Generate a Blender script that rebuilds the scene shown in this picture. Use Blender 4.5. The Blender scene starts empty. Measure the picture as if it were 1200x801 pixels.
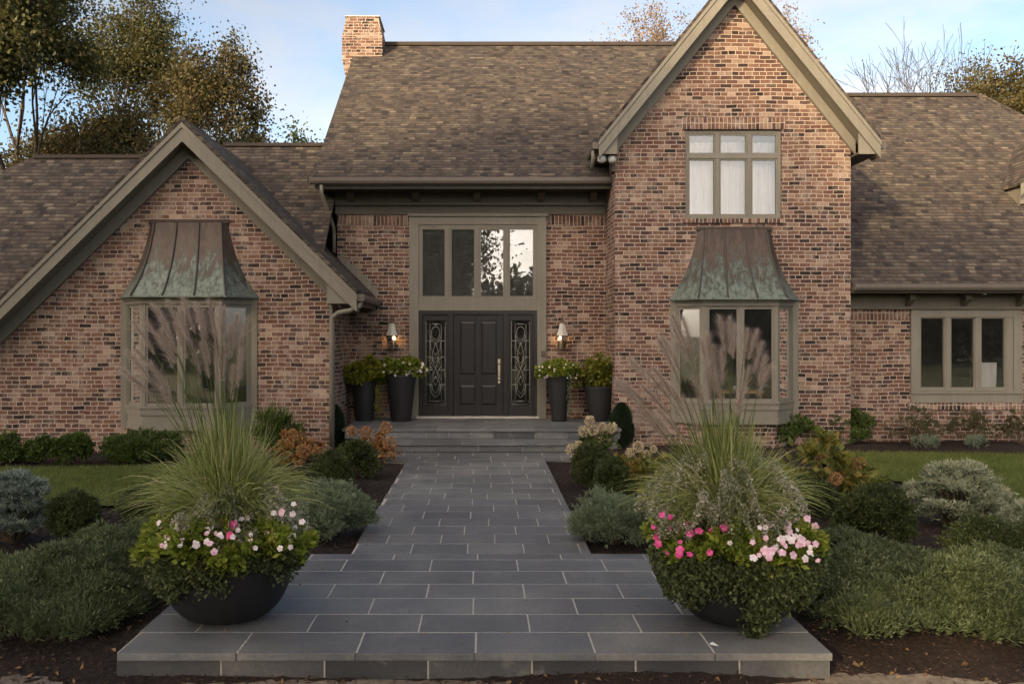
import bpy, math, random
import numpy as np
from mathutils import Vector

SC = bpy.context.scene
COL = SC.collection
F, VX, VY, H = 1030.0, 566.0, 392.0, 2.14      # focal length (px of a 1200 px photo), vanishing point, eye height


def P(px, py, d):                               # where something seen at px,py stands when it is d metres away
    return ((px - VX) * d / F, d, H - (py - VY) * d / F)


def GP(px, py, z=0.0):                          # a point standing on the ground
    d = (H - z) * F / (py - VY)
    return ((px - VX) * d / F, d)


# ------------------------------------------------------------------ materials
def new_mat(name):
    m = bpy.data.materials.new(name)
    m.use_nodes = True
    nt = m.node_tree
    nt.nodes.clear()
    out = nt.nodes.new('ShaderNodeOutputMaterial')
    return m, nt, out


def N(nt, typ, **kw):
    n = nt.nodes.new(typ)
    for k, v in kw.items():
        if k.startswith('i_'):
            n.inputs[k[2:].replace('_', ' ')].default_value = v
        else:
            setattr(n, k, v)
    return n


def ramp(nt, stops, interp='LINEAR'):
    r = nt.nodes.new('ShaderNodeValToRGB')
    r.color_ramp.interpolation = interp
    e = r.color_ramp.elements
    while len(e) < len(stops):
        e.new(0.5)
    for i, (p, c) in enumerate(stops):
        e[i].position = p
        e[i].color = (c[0], c[1], c[2], 1)
    return r


def mixc(nt, fac, a, b, mode='MIX'):
    m = nt.nodes.new('ShaderNodeMix')
    m.data_type = 'RGBA'
    m.blend_type = mode
    for sock, v in ((m.inputs[0], fac), (m.inputs[6], a), (m.inputs[7], b)):
        if hasattr(v, 'is_linked') or hasattr(v, 'links'):
            nt.links.new(v, sock)
        elif isinstance(v, (int, float)):
            sock.default_value = v
        else:
            sock.default_value = (v[0], v[1], v[2], 1)
    return m.outputs[2]


def mth(nt, op, a, b=0.0, clamp=False):
    m = nt.nodes.new('ShaderNodeMath')
    m.operation = op
    m.use_clamp = clamp
    for sock, v in ((m.inputs[0], a), (m.inputs[1], b)):
        if isinstance(v, (int, float)):
            sock.default_value = v
        else:
            nt.links.new(v, sock)
    return m.outputs[0]


def bsdf(nt, out, color, rough=0.7, bump=None, bump_s=0.3, bump_d=0.01, metal=0.0, spec=0.5, trans=None):
    b = nt.nodes.new('ShaderNodeBsdfPrincipled')
    for nm, v in (('Base Color', color), ('Roughness', rough), ('Metallic', metal)):
        if isinstance(v, (int, float)):
            b.inputs[nm].default_value = v
        elif isinstance(v, tuple):
            b.inputs[nm].default_value = (v[0], v[1], v[2], 1)
        else:
            nt.links.new(v, b.inputs[nm])
    b.inputs['Specular IOR Level'].default_value = spec
    if bump is not None:
        bp = nt.nodes.new('ShaderNodeBump')
        bp.inputs['Strength'].default_value = bump_s
        bp.inputs['Distance'].default_value = bump_d
        nt.links.new(bump, bp.inputs['Height'])
        nt.links.new(bp.outputs[0], b.inputs['Normal'])
    if trans:
        t = nt.nodes.new('ShaderNodeBsdfTranslucent')
        nt.links.new(color, t.inputs[0])
        mx = nt.nodes.new('ShaderNodeMixShader')
        mx.inputs[0].default_value = trans
        nt.links.new(b.outputs[0], mx.inputs[1])
        nt.links.new(t.outputs[0], mx.inputs[2])
        nt.links.new(mx.outputs[0], out.inputs[0])
    else:
        nt.links.new(b.outputs[0], out.inputs[0])
    return b


def noise(nt, vec, scale, detail=4, rough=0.6, stretch=None):
    if stretch:
        mp = nt.nodes.new('ShaderNodeMapping')
        mp.inputs['Scale'].default_value = stretch
        nt.links.new(vec, mp.inputs[0])
        vec = mp.outputs[0]
    n = nt.nodes.new('ShaderNodeTexNoise')
    n.inputs['Scale'].default_value = scale
    n.inputs['Detail'].default_value = detail
    n.inputs['Roughness'].default_value = rough
    nt.links.new(vec, n.inputs['Vector'])
    return n.outputs['Fac']


def geo_pos(nt):
    return nt.nodes.new('ShaderNodeNewGeometry').outputs['Position']


def brick_mat(name, bw=0.225, bh=0.081, soldier=False, tint=None):
    m, nt, out = new_mat(name)
    L = nt.links.new
    uv = N(nt, 'ShaderNodeUVMap').outputs[0]
    if soldier:
        mp = N(nt, 'ShaderNodeMapping')
        mp.inputs['Rotation'].default_value = (0, 0, math.pi / 2)
        L(uv, mp.inputs[0]); uv = mp.outputs[0]
    # wobble every brick edge a little
    nz = N(nt, 'ShaderNodeTexNoise', i_Scale=9.0, i_Detail=3.0)
    L(uv, nz.inputs['Vector'])
    sub = N(nt, 'ShaderNodeVectorMath', operation='SUBTRACT'); L(nz.outputs['Color'], sub.inputs[0]); sub.inputs[1].default_value = (.5, .5, .5)
    sc = N(nt, 'ShaderNodeVectorMath', operation='SCALE'); L(sub.outputs[0], sc.inputs[0]); sc.inputs['Scale'].default_value = 0.024
    ad = N(nt, 'ShaderNodeVectorMath', operation='ADD'); L(uv, ad.inputs[0]); L(sc.outputs[0], ad.inputs[1])
    nz2 = N(nt, 'ShaderNodeTexNoise', i_Scale=1.1, i_Detail=1.0)
    L(uv, nz2.inputs['Vector'])
    sub2 = N(nt, 'ShaderNodeVectorMath', operation='SUBTRACT'); L(nz2.outputs['Color'], sub2.inputs[0]); sub2.inputs[1].default_value = (.5, .5, .5)
    sc2 = N(nt, 'ShaderNodeVectorMath', operation='MULTIPLY'); L(sub2.outputs[0], sc2.inputs[0]); sc2.inputs[1].default_value = (0.10, 0.05, 0)
    ad2 = N(nt, 'ShaderNodeVectorMath', operation='ADD'); L(ad.outputs[0], ad2.inputs[0]); L(sc2.outputs[0], ad2.inputs[1])
    bt = N(nt, 'ShaderNodeTexBrick')
    bt.offset = 0.5
    bt.squash = 0.62; bt.squash_frequency = 5
    if soldier:
        bt.offset = 0.0; bt.squash = 1.0
    for k, v in (('Scale', 1.0), ('Brick Width', bw), ('Row Height', bh), ('Mortar Size', 0.0085), ('Mortar Smooth', 0.35), ('Bias', 0.0)):
        bt.inputs[k].default_value = v
    bt.inputs['Color1'].default_value = (0, 0, 0, 1); bt.inputs['Color2'].default_value = (1, 1, 1, 1); bt.inputs['Mortar'].default_value = (.5, .5, .5, 1)
    L(ad2.outputs[0], bt.inputs['Vector'])
    r = ramp(nt, [(0.0, (.032, .026, .025)), (.10, (.062, .042, .038)), (.22, (.115, .072, .066)), (.34, (.155, .082, .062)), (.48, (.195, .108, .078)),
                  (.62, (.235, .142, .102)), (.74, (.130, .074, .060)), (.86, (.26, .172, .128)), (.95, (.35, .26, .20)), (1.0, (.44, .35, .275))])
    L(bt.outputs['Color'], r.inputs[0])
    grain = noise(nt, uv, 42, 3)
    blot = noise(nt, uv, 1.3, 4)
    c = mixc(nt, 0.75, r.outputs[0], ramp_out(nt, grain, [(.25, (.55, .55, .55)), (.75, (1.35, 1.3, 1.25))]), 'MULTIPLY')
    cloud = noise(nt, uv, .45, 5, .7)
    smear = noise(nt, uv, 3.4, 4, .75)
    c = mixc(nt, ramp_out(nt, mth(nt, 'MULTIPLY', smear, mth(nt, 'ADD', cloud, .5)), [(.50, (0, 0, 0)), (.68, (.62, .62, .62))]), c, (.42, .345, .285))
    c = mixc(nt, .8, c, ramp_out(nt, cloud, [(.3, (.74, .73, .74)), (.7, (1.22, 1.2, 1.18))]), 'MULTIPLY')
    c = mixc(nt, .7, c, ramp_out(nt, noise(nt, uv, 2.0, 4, .6, stretch=(2.4, .22, 1)), [(.32, (.74, .72, .72)), (.6, (1.08, 1.08, 1.08))]), 'MULTIPLY')
    mort = mixc(nt, blot, (.42, .355, .275), (.58, .50, .40))
    mort = mixc(nt, 0.6, mort, ramp_out(nt, grain, [(.2, (.6, .6, .6)), (.8, (1.3, 1.3, 1.3))]), 'MULTIPLY')
    c = mixc(nt, bt.outputs['Fac'], c, mort)
    c = mixc(nt, 1.0, c, (.93, .885, .875), 'MULTIPLY')
    if tint:
        c = mixc(nt, 1.0, c, tint, 'MULTIPLY')
    hgt = mth(nt, 'SUBTRACT', mth(nt, 'MULTIPLY', grain, 0.5), mth(nt, 'MULTIPLY', bt.outputs['Fac'], 1.2))
    hgt = mth(nt, 'ADD', hgt, mth(nt, 'MULTIPLY', bt.outputs['Color'], 0.5))
    bsdf(nt, out, c, 0.9, hgt, 0.8, 0.012, spec=0.25)
    return m


def ramp_out(nt, fac, stops):
    r = ramp(nt, stops)
    nt.links.new(fac, r.inputs[0])
    return r.outputs[0]


def shingle_mat(name):
    m, nt, out = new_mat(name)
    L = nt.links.new
    uv = N(nt, 'ShaderNodeUVMap').outputs[0]
    nz = N(nt, 'ShaderNodeTexNoise', i_Scale=5.0, i_Detail=3.0)
    L(uv, nz.inputs['Vector'])
    sub = N(nt, 'ShaderNodeVectorMath', operation='SUBTRACT'); L(nz.outputs['Color'], sub.inputs[0]); sub.inputs[1].default_value = (.5, .5, .5)
    sc = N(nt, 'ShaderNodeVectorMath', operation='MULTIPLY'); L(sub.outputs[0], sc.inputs[0]); sc.inputs[1].default_value = (0.14, 0.040, 0)
    ad = N(nt, 'ShaderNodeVectorMath', operation='ADD'); L(uv, ad.inputs[0]); L(sc.outputs[0], ad.inputs[1])

    def bt(w, h, off, mort, vec):
        b = N(nt, 'ShaderNodeTexBrick')
        b.offset = off; b.offset_frequency = 3; b.squash = 0.8; b.squash_frequency = 5
        for k, v in (('Scale', 1.0), ('Brick Width', w), ('Row Height', h), ('Mortar Size', mort), ('Mortar Smooth', 0.4)):
            b.inputs[k].default_value = v
        b.inputs['Color1'].default_value = (0, 0, 0, 1); b.inputs['Color2'].default_value = (1, 1, 1, 1); b.inputs['Mortar'].default_value = (.4, .4, .4, 1)
        L(vec, b.inputs['Vector'])
        return b
    a = bt(0.17, 0.125, 0.37, 0.0, ad.outputs[0])
    sp = N(nt, 'ShaderNodeSeparateXYZ'); L(ad.outputs[0], sp.inputs[0])
    fr = mth(nt, 'FRACT', mth(nt, 'DIVIDE', sp.outputs[1], 0.125))       # 0 at the butt edge of the course
    r = ramp(nt, [(0.0, (.034, .029, .027)), (.2, (.062, .051, .044)), (.4, (.092, .076, .061)), (.55, (.056, .048, .044)), (.7, (.116, .095, .073)), (.85, (.074, .055, .047)), (1.0, (.17, .142, .108))])
    L(a.outputs['Color'], r.inputs[0])
    gran = noise(nt, uv, 60, 2)
    big = noise(nt, uv, 0.6, 4)
    c = mixc(nt, 0.7, r.outputs[0], ramp_out(nt, gran, [(.25, (.6, .6, .6)), (.75, (1.35, 1.35, 1.35))]), 'MULTIPLY')
    c = mixc(nt, 0.5, c, ramp_out(nt, big, [(.3, (.75, .75, .78)), (.7, (1.2, 1.18, 1.1))]), 'MULTIPLY')
    # the tabs step sideways course by course and draw faint diagonals
    wv = N(nt, 'ShaderNodeTexWave'); wv.wave_type = 'BANDS'; wv.bands_direction = 'DIAGONAL'
    wv.inputs['Scale'].default_value = 1.15; wv.inputs['Distortion'].default_value = 2.2; wv.inputs['Detail'].default_value = 2
    L(uv, wv.inputs['Vector'])
    c = mixc(nt, 0.55, c, ramp_out(nt, wv.outputs['Fac'], [(.2, (.84, .84, .84)), (.8, (1.10, 1.10, 1.09))]), 'MULTIPLY')
    edge = ramp_out(nt, fr, [(0.0, (1, 1, 1)), (.22, (0, 0, 0))])
    fine = bt(0.075, 0.125, 0.5, 0.0, ad.outputs[0])
    c = mixc(nt, .55, c, ramp_out(nt, fine.outputs['Color'], [(0, (.62, .62, .64)), (1, (1.35, 1.33, 1.28))]), 'MULTIPLY')
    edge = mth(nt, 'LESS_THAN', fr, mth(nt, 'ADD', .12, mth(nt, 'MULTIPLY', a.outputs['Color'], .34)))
    c = mixc(nt, mth(nt, 'MULTIPLY', edge, .62), c, (.028, .022, .020))  # shadow line under each course painted in dark
    hgt = mth(nt, 'ADD', mth(nt, 'MULTIPLY', a.outputs['Color'], 0.6), mth(nt, 'SUBTRACT', 1.0, fr))
    bsdf(nt, out, c, 0.92, hgt, 0.7, 0.012, spec=0.2)
    return m


def paint_mat(name, col, rough=0.55, var=0.12, scale=3.0, spec=0.4):
    m, nt, out = new_mat(name)
    pos = geo_pos(nt)
    n1 = noise(nt, pos, scale, 5)
    n2 = noise(nt, pos, 60, 2)
    lo = tuple(c * (1 - var) for c in col); hi = tuple(c * (1 + var) for c in col)
    c = mixc(nt, n1, lo, hi)
    n3 = noise(nt, pos, 2.2, 4, stretch=(6, 6, .6))
    c = mixc(nt, 0.5, c, ramp_out(nt, n3, [(.3, (.8, .79, .77)), (.65, (1.08, 1.08, 1.08))]), 'MULTIPLY')
    bsdf(nt, out, c, rough, n2, 0.08, 0.004, spec=spec)
    return m


def stone_mat(name):
    m, nt, out = new_mat(name)
    pos = geo_pos(nt)
    at = N(nt, 'ShaderNodeAttribute', attribute_name='rnd')
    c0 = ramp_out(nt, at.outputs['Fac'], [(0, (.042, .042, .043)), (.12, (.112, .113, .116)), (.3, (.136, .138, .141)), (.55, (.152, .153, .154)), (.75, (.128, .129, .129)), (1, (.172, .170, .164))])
    n1 = noise(nt, pos, 2.3, 6, .65)
    n2 = noise(nt, pos, 38, 4, .7)
    n3 = noise(nt, pos, 5.5, 5, .7)
    c = mixc(nt, 0.8, c0, ramp_out(nt, n1, [(.3, (.70, .72, .76)), (.7, (1.28, 1.24, 1.18))]), 'MULTIPLY')
    c = mixc(nt, 0.8, c, ramp_out(nt, n2, [(.25, (.70, .70, .70)), (.75, (1.3, 1.3, 1.3))]), 'MULTIPLY')
    c = mixc(nt, ramp_out(nt, n3, [(.56, (0, 0, 0)), (.70, (.45, .45, .45))]), c, (.21, .20, .175))
    n4 = noise(nt, pos, .55, 5, .65)
    c = mixc(nt, .9, c, ramp_out(nt, n4, [(.32, (.68, .68, .70)), (.66, (1.2, 1.2, 1.18))]), 'MULTIPLY')
    c = mixc(nt, ramp_out(nt, noise(nt, pos, 11, 3, .8), [(.66, (0, 0, 0)), (.74, (.5, .5, .5))]), c, (.045, .042, .038))
    rg = ramp_out(nt, n1, [(.3, (.48, .48, .48)), (.7, (.72, .72, .72))])
    bsdf(nt, out, c, rg, mth(nt, 'ADD', n2, mth(nt, 'MULTIPLY', n3, .8)), 0.35, 0.006, spec=0.45)
    return m


def simple_noise_mat(name, stops, scale=12, detail=6, rough=0.9, bs=0.5, bd=0.02, spec=0.3, scale2=None):
    m, nt, out = new_mat(name)
    pos = geo_pos(nt)
    n1 = noise(nt, pos, scale, detail, .65)
    c = ramp_out(nt, n1, stops)
    if scale2:
        n2 = noise(nt, pos, scale2, 4)
        c = mixc(nt, 0.8, c, ramp_out(nt, n2, [(.3, (.65, .65, .65)), (.7, (1.3, 1.3, 1.3))]), 'MULTIPLY')
    bsdf(nt, out, c, rough, n1, bs, bd, spec=spec)
    return m


def leaf_mat(name, stops, trans=0.25, rough=0.55, spec=0.35):
    m, nt, out = new_mat(name)
    at = N(nt, 'ShaderNodeAttribute', attribute_name='rnd')
    c = ramp_out(nt, at.outputs['Fac'], stops)
    bsdf(nt, out, c, rough, spec=spec, trans=trans)
    return m


def glass_mat(name, ior=1.9, tint=(1, 1, 1), rough=0.0, wav=0.0, haze=.016):
    m, nt, out = new_mat(name)
    fr = N(nt, 'ShaderNodeFresnel'); fr.inputs[0].default_value = ior
    tr = N(nt, 'ShaderNodeBsdfTransparent'); tr.inputs[0].default_value = (*tint, 1)
    gl = N(nt, 'ShaderNodeBsdfGlossy'); gl.inputs['Roughness'].default_value = rough
    gl.inputs['Color'].default_value = (.95, .96, .95, 1)
    if wav:
        bp = nt.nodes.new('ShaderNodeBump'); bp.inputs['Strength'].default_value = wav; bp.inputs['Distance'].default_value = 0.02
        nt.links.new(noise(nt, geo_pos(nt), 1.6, 2), bp.inputs['Height'])
        nt.links.new(bp.outputs[0], gl.inputs['Normal'])
    mx = N(nt, 'ShaderNodeMixShader')
    nt.links.new(fr.outputs[0], mx.inputs[0]); nt.links.new(tr.outputs[0], mx.inputs[1]); nt.links.new(gl.outputs[0], mx.inputs[2])
    # pale haze mixed in to lift dark reflections to grey
    df = N(nt, 'ShaderNodeBsdfDiffuse'); df.inputs[0].default_value = (.55, .55, .52, 1)
    m3 = N(nt, 'ShaderNodeMixShader')
    nt.links.new(mth(nt, 'MULTIPLY', ramp_out(nt, noise(nt, geo_pos(nt), 4, 4), [(.3, (.5, .5, .5)), (.7, (1, 1, 1))]), haze), m3.inputs[0])
    nt.links.new(mx.outputs[0], m3.inputs[1]); nt.links.new(df.outputs[0], m3.inputs[2])
    nt.links.new(m3.outputs[0], out.inputs[0])
    return m


def copper_mat(name):
    m, nt, out = new_mat(name)
    pos = geo_pos(nt)
    sp = N(nt, 'ShaderNodeSeparateXYZ'); nt.links.new(pos, sp.inputs[0])
    streak = noise(nt, pos, 3.2, 6, .7, stretch=(3.4, 3.4, .22))
    fine = noise(nt, pos, 7, 6, .7, stretch=(3.5, 3.5, .25))
    # bare brown copper at the head, verdigris where the rain collects towards the drip edge
    t = mth(nt, 'DIVIDE', mth(nt, 'SUBTRACT', 4.22, sp.outputs[2]), 1.38)
    t = mth(nt, 'ADD', t, mth(nt, 'MULTIPLY', mth(nt, 'SUBTRACT', streak, .5), 2.3))
    t = mth(nt, 'ADD', t, mth(nt, 'MULTIPLY', mth(nt, 'SUBTRACT', fine, .5), .3))
    c = ramp_out(nt, t, [(.0, (.048, .032, .024)), (.34, (.082, .052, .037)), (.50, (.060, .050, .041)), (.62, (.075, .083, .070)), (.80, (.105, .130, .112)), (1, (.16, .19, .165))])
    c = mixc(nt, 0.7, c, ramp_out(nt, fine, [(.3, (.65, .66, .68)), (.7, (1.25, 1.24, 1.2))]), 'MULTIPLY')
    bsdf(nt, out, c, 0.48, fine, 0.15, 0.01, metal=0.25, spec=0.5)
    return m


def emit_mat(name, col, s):
    m, nt, out = new_mat(name)
    e = N(nt, 'ShaderNodeEmission'); e.inputs[0].default_value = (*col, 1); e.inputs[1].default_value = s
    nt.links.new(e.outputs[0], out.inputs[0])
    return m


M = {}
M['brick'] = brick_mat('old_brick')
M['soldier'] = brick_mat('soldier_brick', 0.235, 0.081, soldier=True)
M['shingle'] = shingle_mat('asphalt_shingle')
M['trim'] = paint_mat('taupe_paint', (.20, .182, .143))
M['trim_soffit_shade'] = paint_mat('soffit_shade_tone', (.085, .072, .055))  # trim tone darkened: the shade under the eaves is in this colour
M['gutter'] = paint_mat('gutter_paint', (.12, .10, .082), 0.4, .1)
M['trim_eave_shade'] = paint_mat('eave_shade_tone', (.125, .108, .08))  # frieze and brackets: overhang shade painted into the trim tone
M['ridge'] = paint_mat('ridge_cap', (.055, .043, .036), 0.9, .2)
M['door'] = paint_mat('dark_door_stain', (.022, .019, .018), 0.36, .25)
M['black_metal'] = paint_mat('black_metal', (.02, .018, .017), 0.4, .15)
M['lead'] = paint_mat('leading', (.34, .32, .28), 0.35, .1)
M['brass'] = paint_mat('brass', (.62, .52, .36), 0.25, .1, spec=.8)
M['limestone'] = paint_mat('limestone', (.52, .48, .42), 0.8, .12)
M['pot'] = paint_mat('charcoal_planter', (.020, .0195, .021), 0.55, .2)
M['bowl'] = paint_mat('black_planter', (.012, .012, .013), 0.5, .2)
M['copper'] = copper_mat('patina_copper')
M['seam'] = paint_mat('dull_copper', (.055, .048, .040), .5, .25)
M['stone'] = stone_mat('bluestone')
M['mortar'] = simple_noise_mat('pale_mortar', [(.3, (.34, .32, .28)), (.7, (.50, .47, .42))], 30, 5)
M['grout_dark'] = simple_noise_mat('mortar_dark', [(.3, (.22, .2, .18)), (.7, (.36, .33, .29))], 30, 5)
M['mulch'] = simple_noise_mat('mulch', [(.3, (.010, .0065, .005)), (.5, (.024, .015, .011)), (.68, (.045, .028, .02)), (.8, (.075, .05, .036))], 26, 8, 0.95, 1.0, 0.03, scale2=1.5)
M['ground'] = simple_noise_mat('ground', [(.3, (.045, .055, .018)), (.7, (.075, .085, .028))], 3, 8, scale2=.2)
M['lawn'] = simple_noise_mat('lawn_soil', [(.3, (.06, .075, .02)), (.7, (.10, .115, .03))], 14, 8, scale2=1.2)
M['pavement'] = simple_noise_mat('pavement', [(.3, (.11, .085, .062)), (.5, (.18, .145, .11)), (.7, (.26, .22, .17))], 18, 8, .9, .6, .01, scale2=2)
M['glass'] = glass_mat('window_glass', 1.75)
M['glass_sky'] = glass_mat('coated_glass', 2.15, wav=0.04, rough=.012, haze=.09)
M['glass_up'] = glass_mat('bedroom_glass', 2.0, wav=0.05)
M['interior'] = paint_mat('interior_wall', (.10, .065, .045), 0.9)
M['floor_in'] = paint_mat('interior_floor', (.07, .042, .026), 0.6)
M['curtain'] = paint_mat('white_curtain', (.82, .79, .73), 0.9, .05)
M['white_fab'] = paint_mat('white_fabric', (.8, .79, .76), 0.9, .05)
M['wood'] = paint_mat('honey_wood', (.45, .27, .10), 0.5)
M['lampglass'] = glass_mat('lantern_glass', 1.9, (.9, .85, .78))
M['lamp_pale'] = paint_mat('pale_lantern', (.55, .52, .46), 0.4, .08)
M['bronze'] = paint_mat('bronze', (.11, .075, .05), 0.4, .1)
M['bulb'] = emit_mat('candle_bulb', (1.0, .62, .26), 34.0)
M['flood'] = paint_mat('flood_glass', (.55, .55, .54), 0.2, .05, spec=.8)
M['bark'] = simple_noise_mat('bark', [(.3, (.035, .026, .019)), (.7, (.10, .08, .062))], 6, 6, .95, .8, .03)
M['bark_pale'] = simple_noise_mat('bark_pale', [(.3, (.05, .042, .034)), (.7, (.11, .092, .075))], 6, 6, .95, .5, .03)
M['stem'] = simple_noise_mat('stem', [(.3, (.05, .035, .022)), (.7, (.10, .075, .045))], 20, 4)


def LM(name, *cols, trans=.25, rough=.55, spec=.35):
    n = len(cols)
    M[name] = leaf_mat(name, [(i / (n - 1), c) for i, c in enumerate(cols)], trans, rough, spec)


LM('lf_box', (.035, .055, .012), (.06, .095, .018), (.09, .135, .024), (.14, .18, .036))
LM('lf_dark', (.035, .050, .016), (.058, .078, .024), (.085, .105, .032), (.13, .135, .045), trans=.3)
LM('lf_yew', (.012, .024, .010), (.022, .042, .016), (.04, .065, .024))
LM('lf_spruce', (.07, .095, .07), (.14, .18, .135), (.25, .30, .235), (.40, .46, .36), trans=.15)
LM('lf_junvar', (.06, .075, .04), (.14, .165, .10), (.30, .32, .20), (.48, .48, .32), trans=.1)
LM('lf_mound', (.11, .145, .08), (.175, .22, .125), (.25, .30, .18), (.34, .40, .25), trans=.25)
LM('lf_cover', (.05, .068, .030), (.095, .12, .052), (.155, .185, .085), (.25, .285, .155), trans=.25)
LM('lf_trail', (.036, .050, .018), (.068, .088, .032), (.11, .135, .05), (.17, .195, .085), trans=.3)
LM('lf_lime', (.09, .12, .014), (.18, .21, .022), (.30, .31, .035), (.44, .36, .05), trans=.35)
LM('lf_porch', (.07, .095, .016), (.14, .16, .024), (.23, .24, .034), (.36, .31, .045), trans=.4)
LM('lf_vinca', (.08, .12, .016), (.17, .22, .028), (.29, .34, .045), (.46, .46, .08), trans=.4)
LM('lf_hyd', (.06, .085, .018), (.13, .15, .03), (.26, .24, .05), (.34, .19, .05), trans=.35)
LM('lf_rust', (.12, .075, .02), (.26, .13, .04), (.40, .20, .06), (.16, .14, .03), trans=.3)
LM('pl_rust', (.26, .12, .05), (.42, .22, .09), (.52, .32, .15), trans=.2)
LM('pl_cream', (.46, .36, .20), (.60, .50, .32), (.72, .62, .44), trans=.2)
LM('lf_sparse', (.04, .055, .02), (.075, .085, .035), (.12, .09, .045), (.15, .15, .07))
LM('lf_sage', (.10, .14, .09), (.18, .23, .15), (.26, .30, .2))
LM('gr_blade', (.13, .17, .035), (.26, .30, .08), (.40, .42, .16), (.56, .52, .26), trans=.35)
LM('gr_plume', (.42, .31, .24), (.58, .46, .38), (.74, .63, .53), trans=.45, rough=.8, spec=.1)
LM('fl_white', (.12, .15, .06), (.24, .26, .14), (.52, .48, .38), (.80, .74, .64), trans=.35)
LM('fl_pink', (.80, .34, .48), (.88, .56, .66), (.88, .66, .74), trans=.25)
LM('fl_pale', (.86, .62, .66), (.88, .76, .76), (.88, .84, .80), trans=.25)
LM('fl_mag', (.55, .03, .17), (.70, .06, .26), (.78, .14, .36), trans=.2)
LM('fl_eye', (.6, .15, .2), (.65, .45, .1))
LM('lf_lawn', (.07, .10, .018), (.11, .145, .028), (.16, .19, .04), (.24, .25, .075), trans=.3)
LM('tr_olive', (.038, .042, .014), (.068, .070, .020), (.10, .095, .028), (.15, .11, .035), trans=.4)
LM('tr_brown', (.045, .042, .015), (.080, .068, .022), (.12, .088, .03), (.11, .105, .034), trans=.4)
LM('tr_green', (.05, .07, .018), (.10, .13, .03), (.17, .19, .05), trans=.35)
LM('tr_gold', (.16, .11, .06), (.28, .18, .09), (.40, .27, .15), trans=.4)
LM('tr_dark', (.05, .062, .03), (.085, .10, .045), (.13, .14, .065), trans=.15)
LM('litter', (.05, .03, .018), (.12, .07, .035), (.24, .14, .06), (.16, .12, .08), trans=.1, rough=.8)
LM('chips', (.012, .008, .006), (.03, .018, .013), (.06, .036, .026), (.10, .066, .05), trans=.0, rough=.9)


# ------------------------------------------------------------------ objects
ORI = {}


def obj(name, me, parent=None, kind=None):
    o = bpy.data.objects.new(name, me)
    COL.objects.link(o)
    if parent is not None:
        o.parent = parent
    if kind:
        o['kind'] = kind
    return o


def thing(name, label, cat, loc=(0, 0, 0), group=None):
    o = bpy.data.objects.new(name, None)
    COL.objects.link(o)
    o.location = loc
    o.empty_display_size = 0.2
    o['label'] = label
    o['category'] = cat
    if group:
        o['group'] = group
    ORI[o.name] = Vector(loc)
    return o


def origin_of(parent):
    p = parent
    while p is not None and p.parent is not None:
        p = p.parent
    return ORI.get(p.name, Vector((0, 0, 0))) if p is not None else Vector((0, 0, 0))


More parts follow.
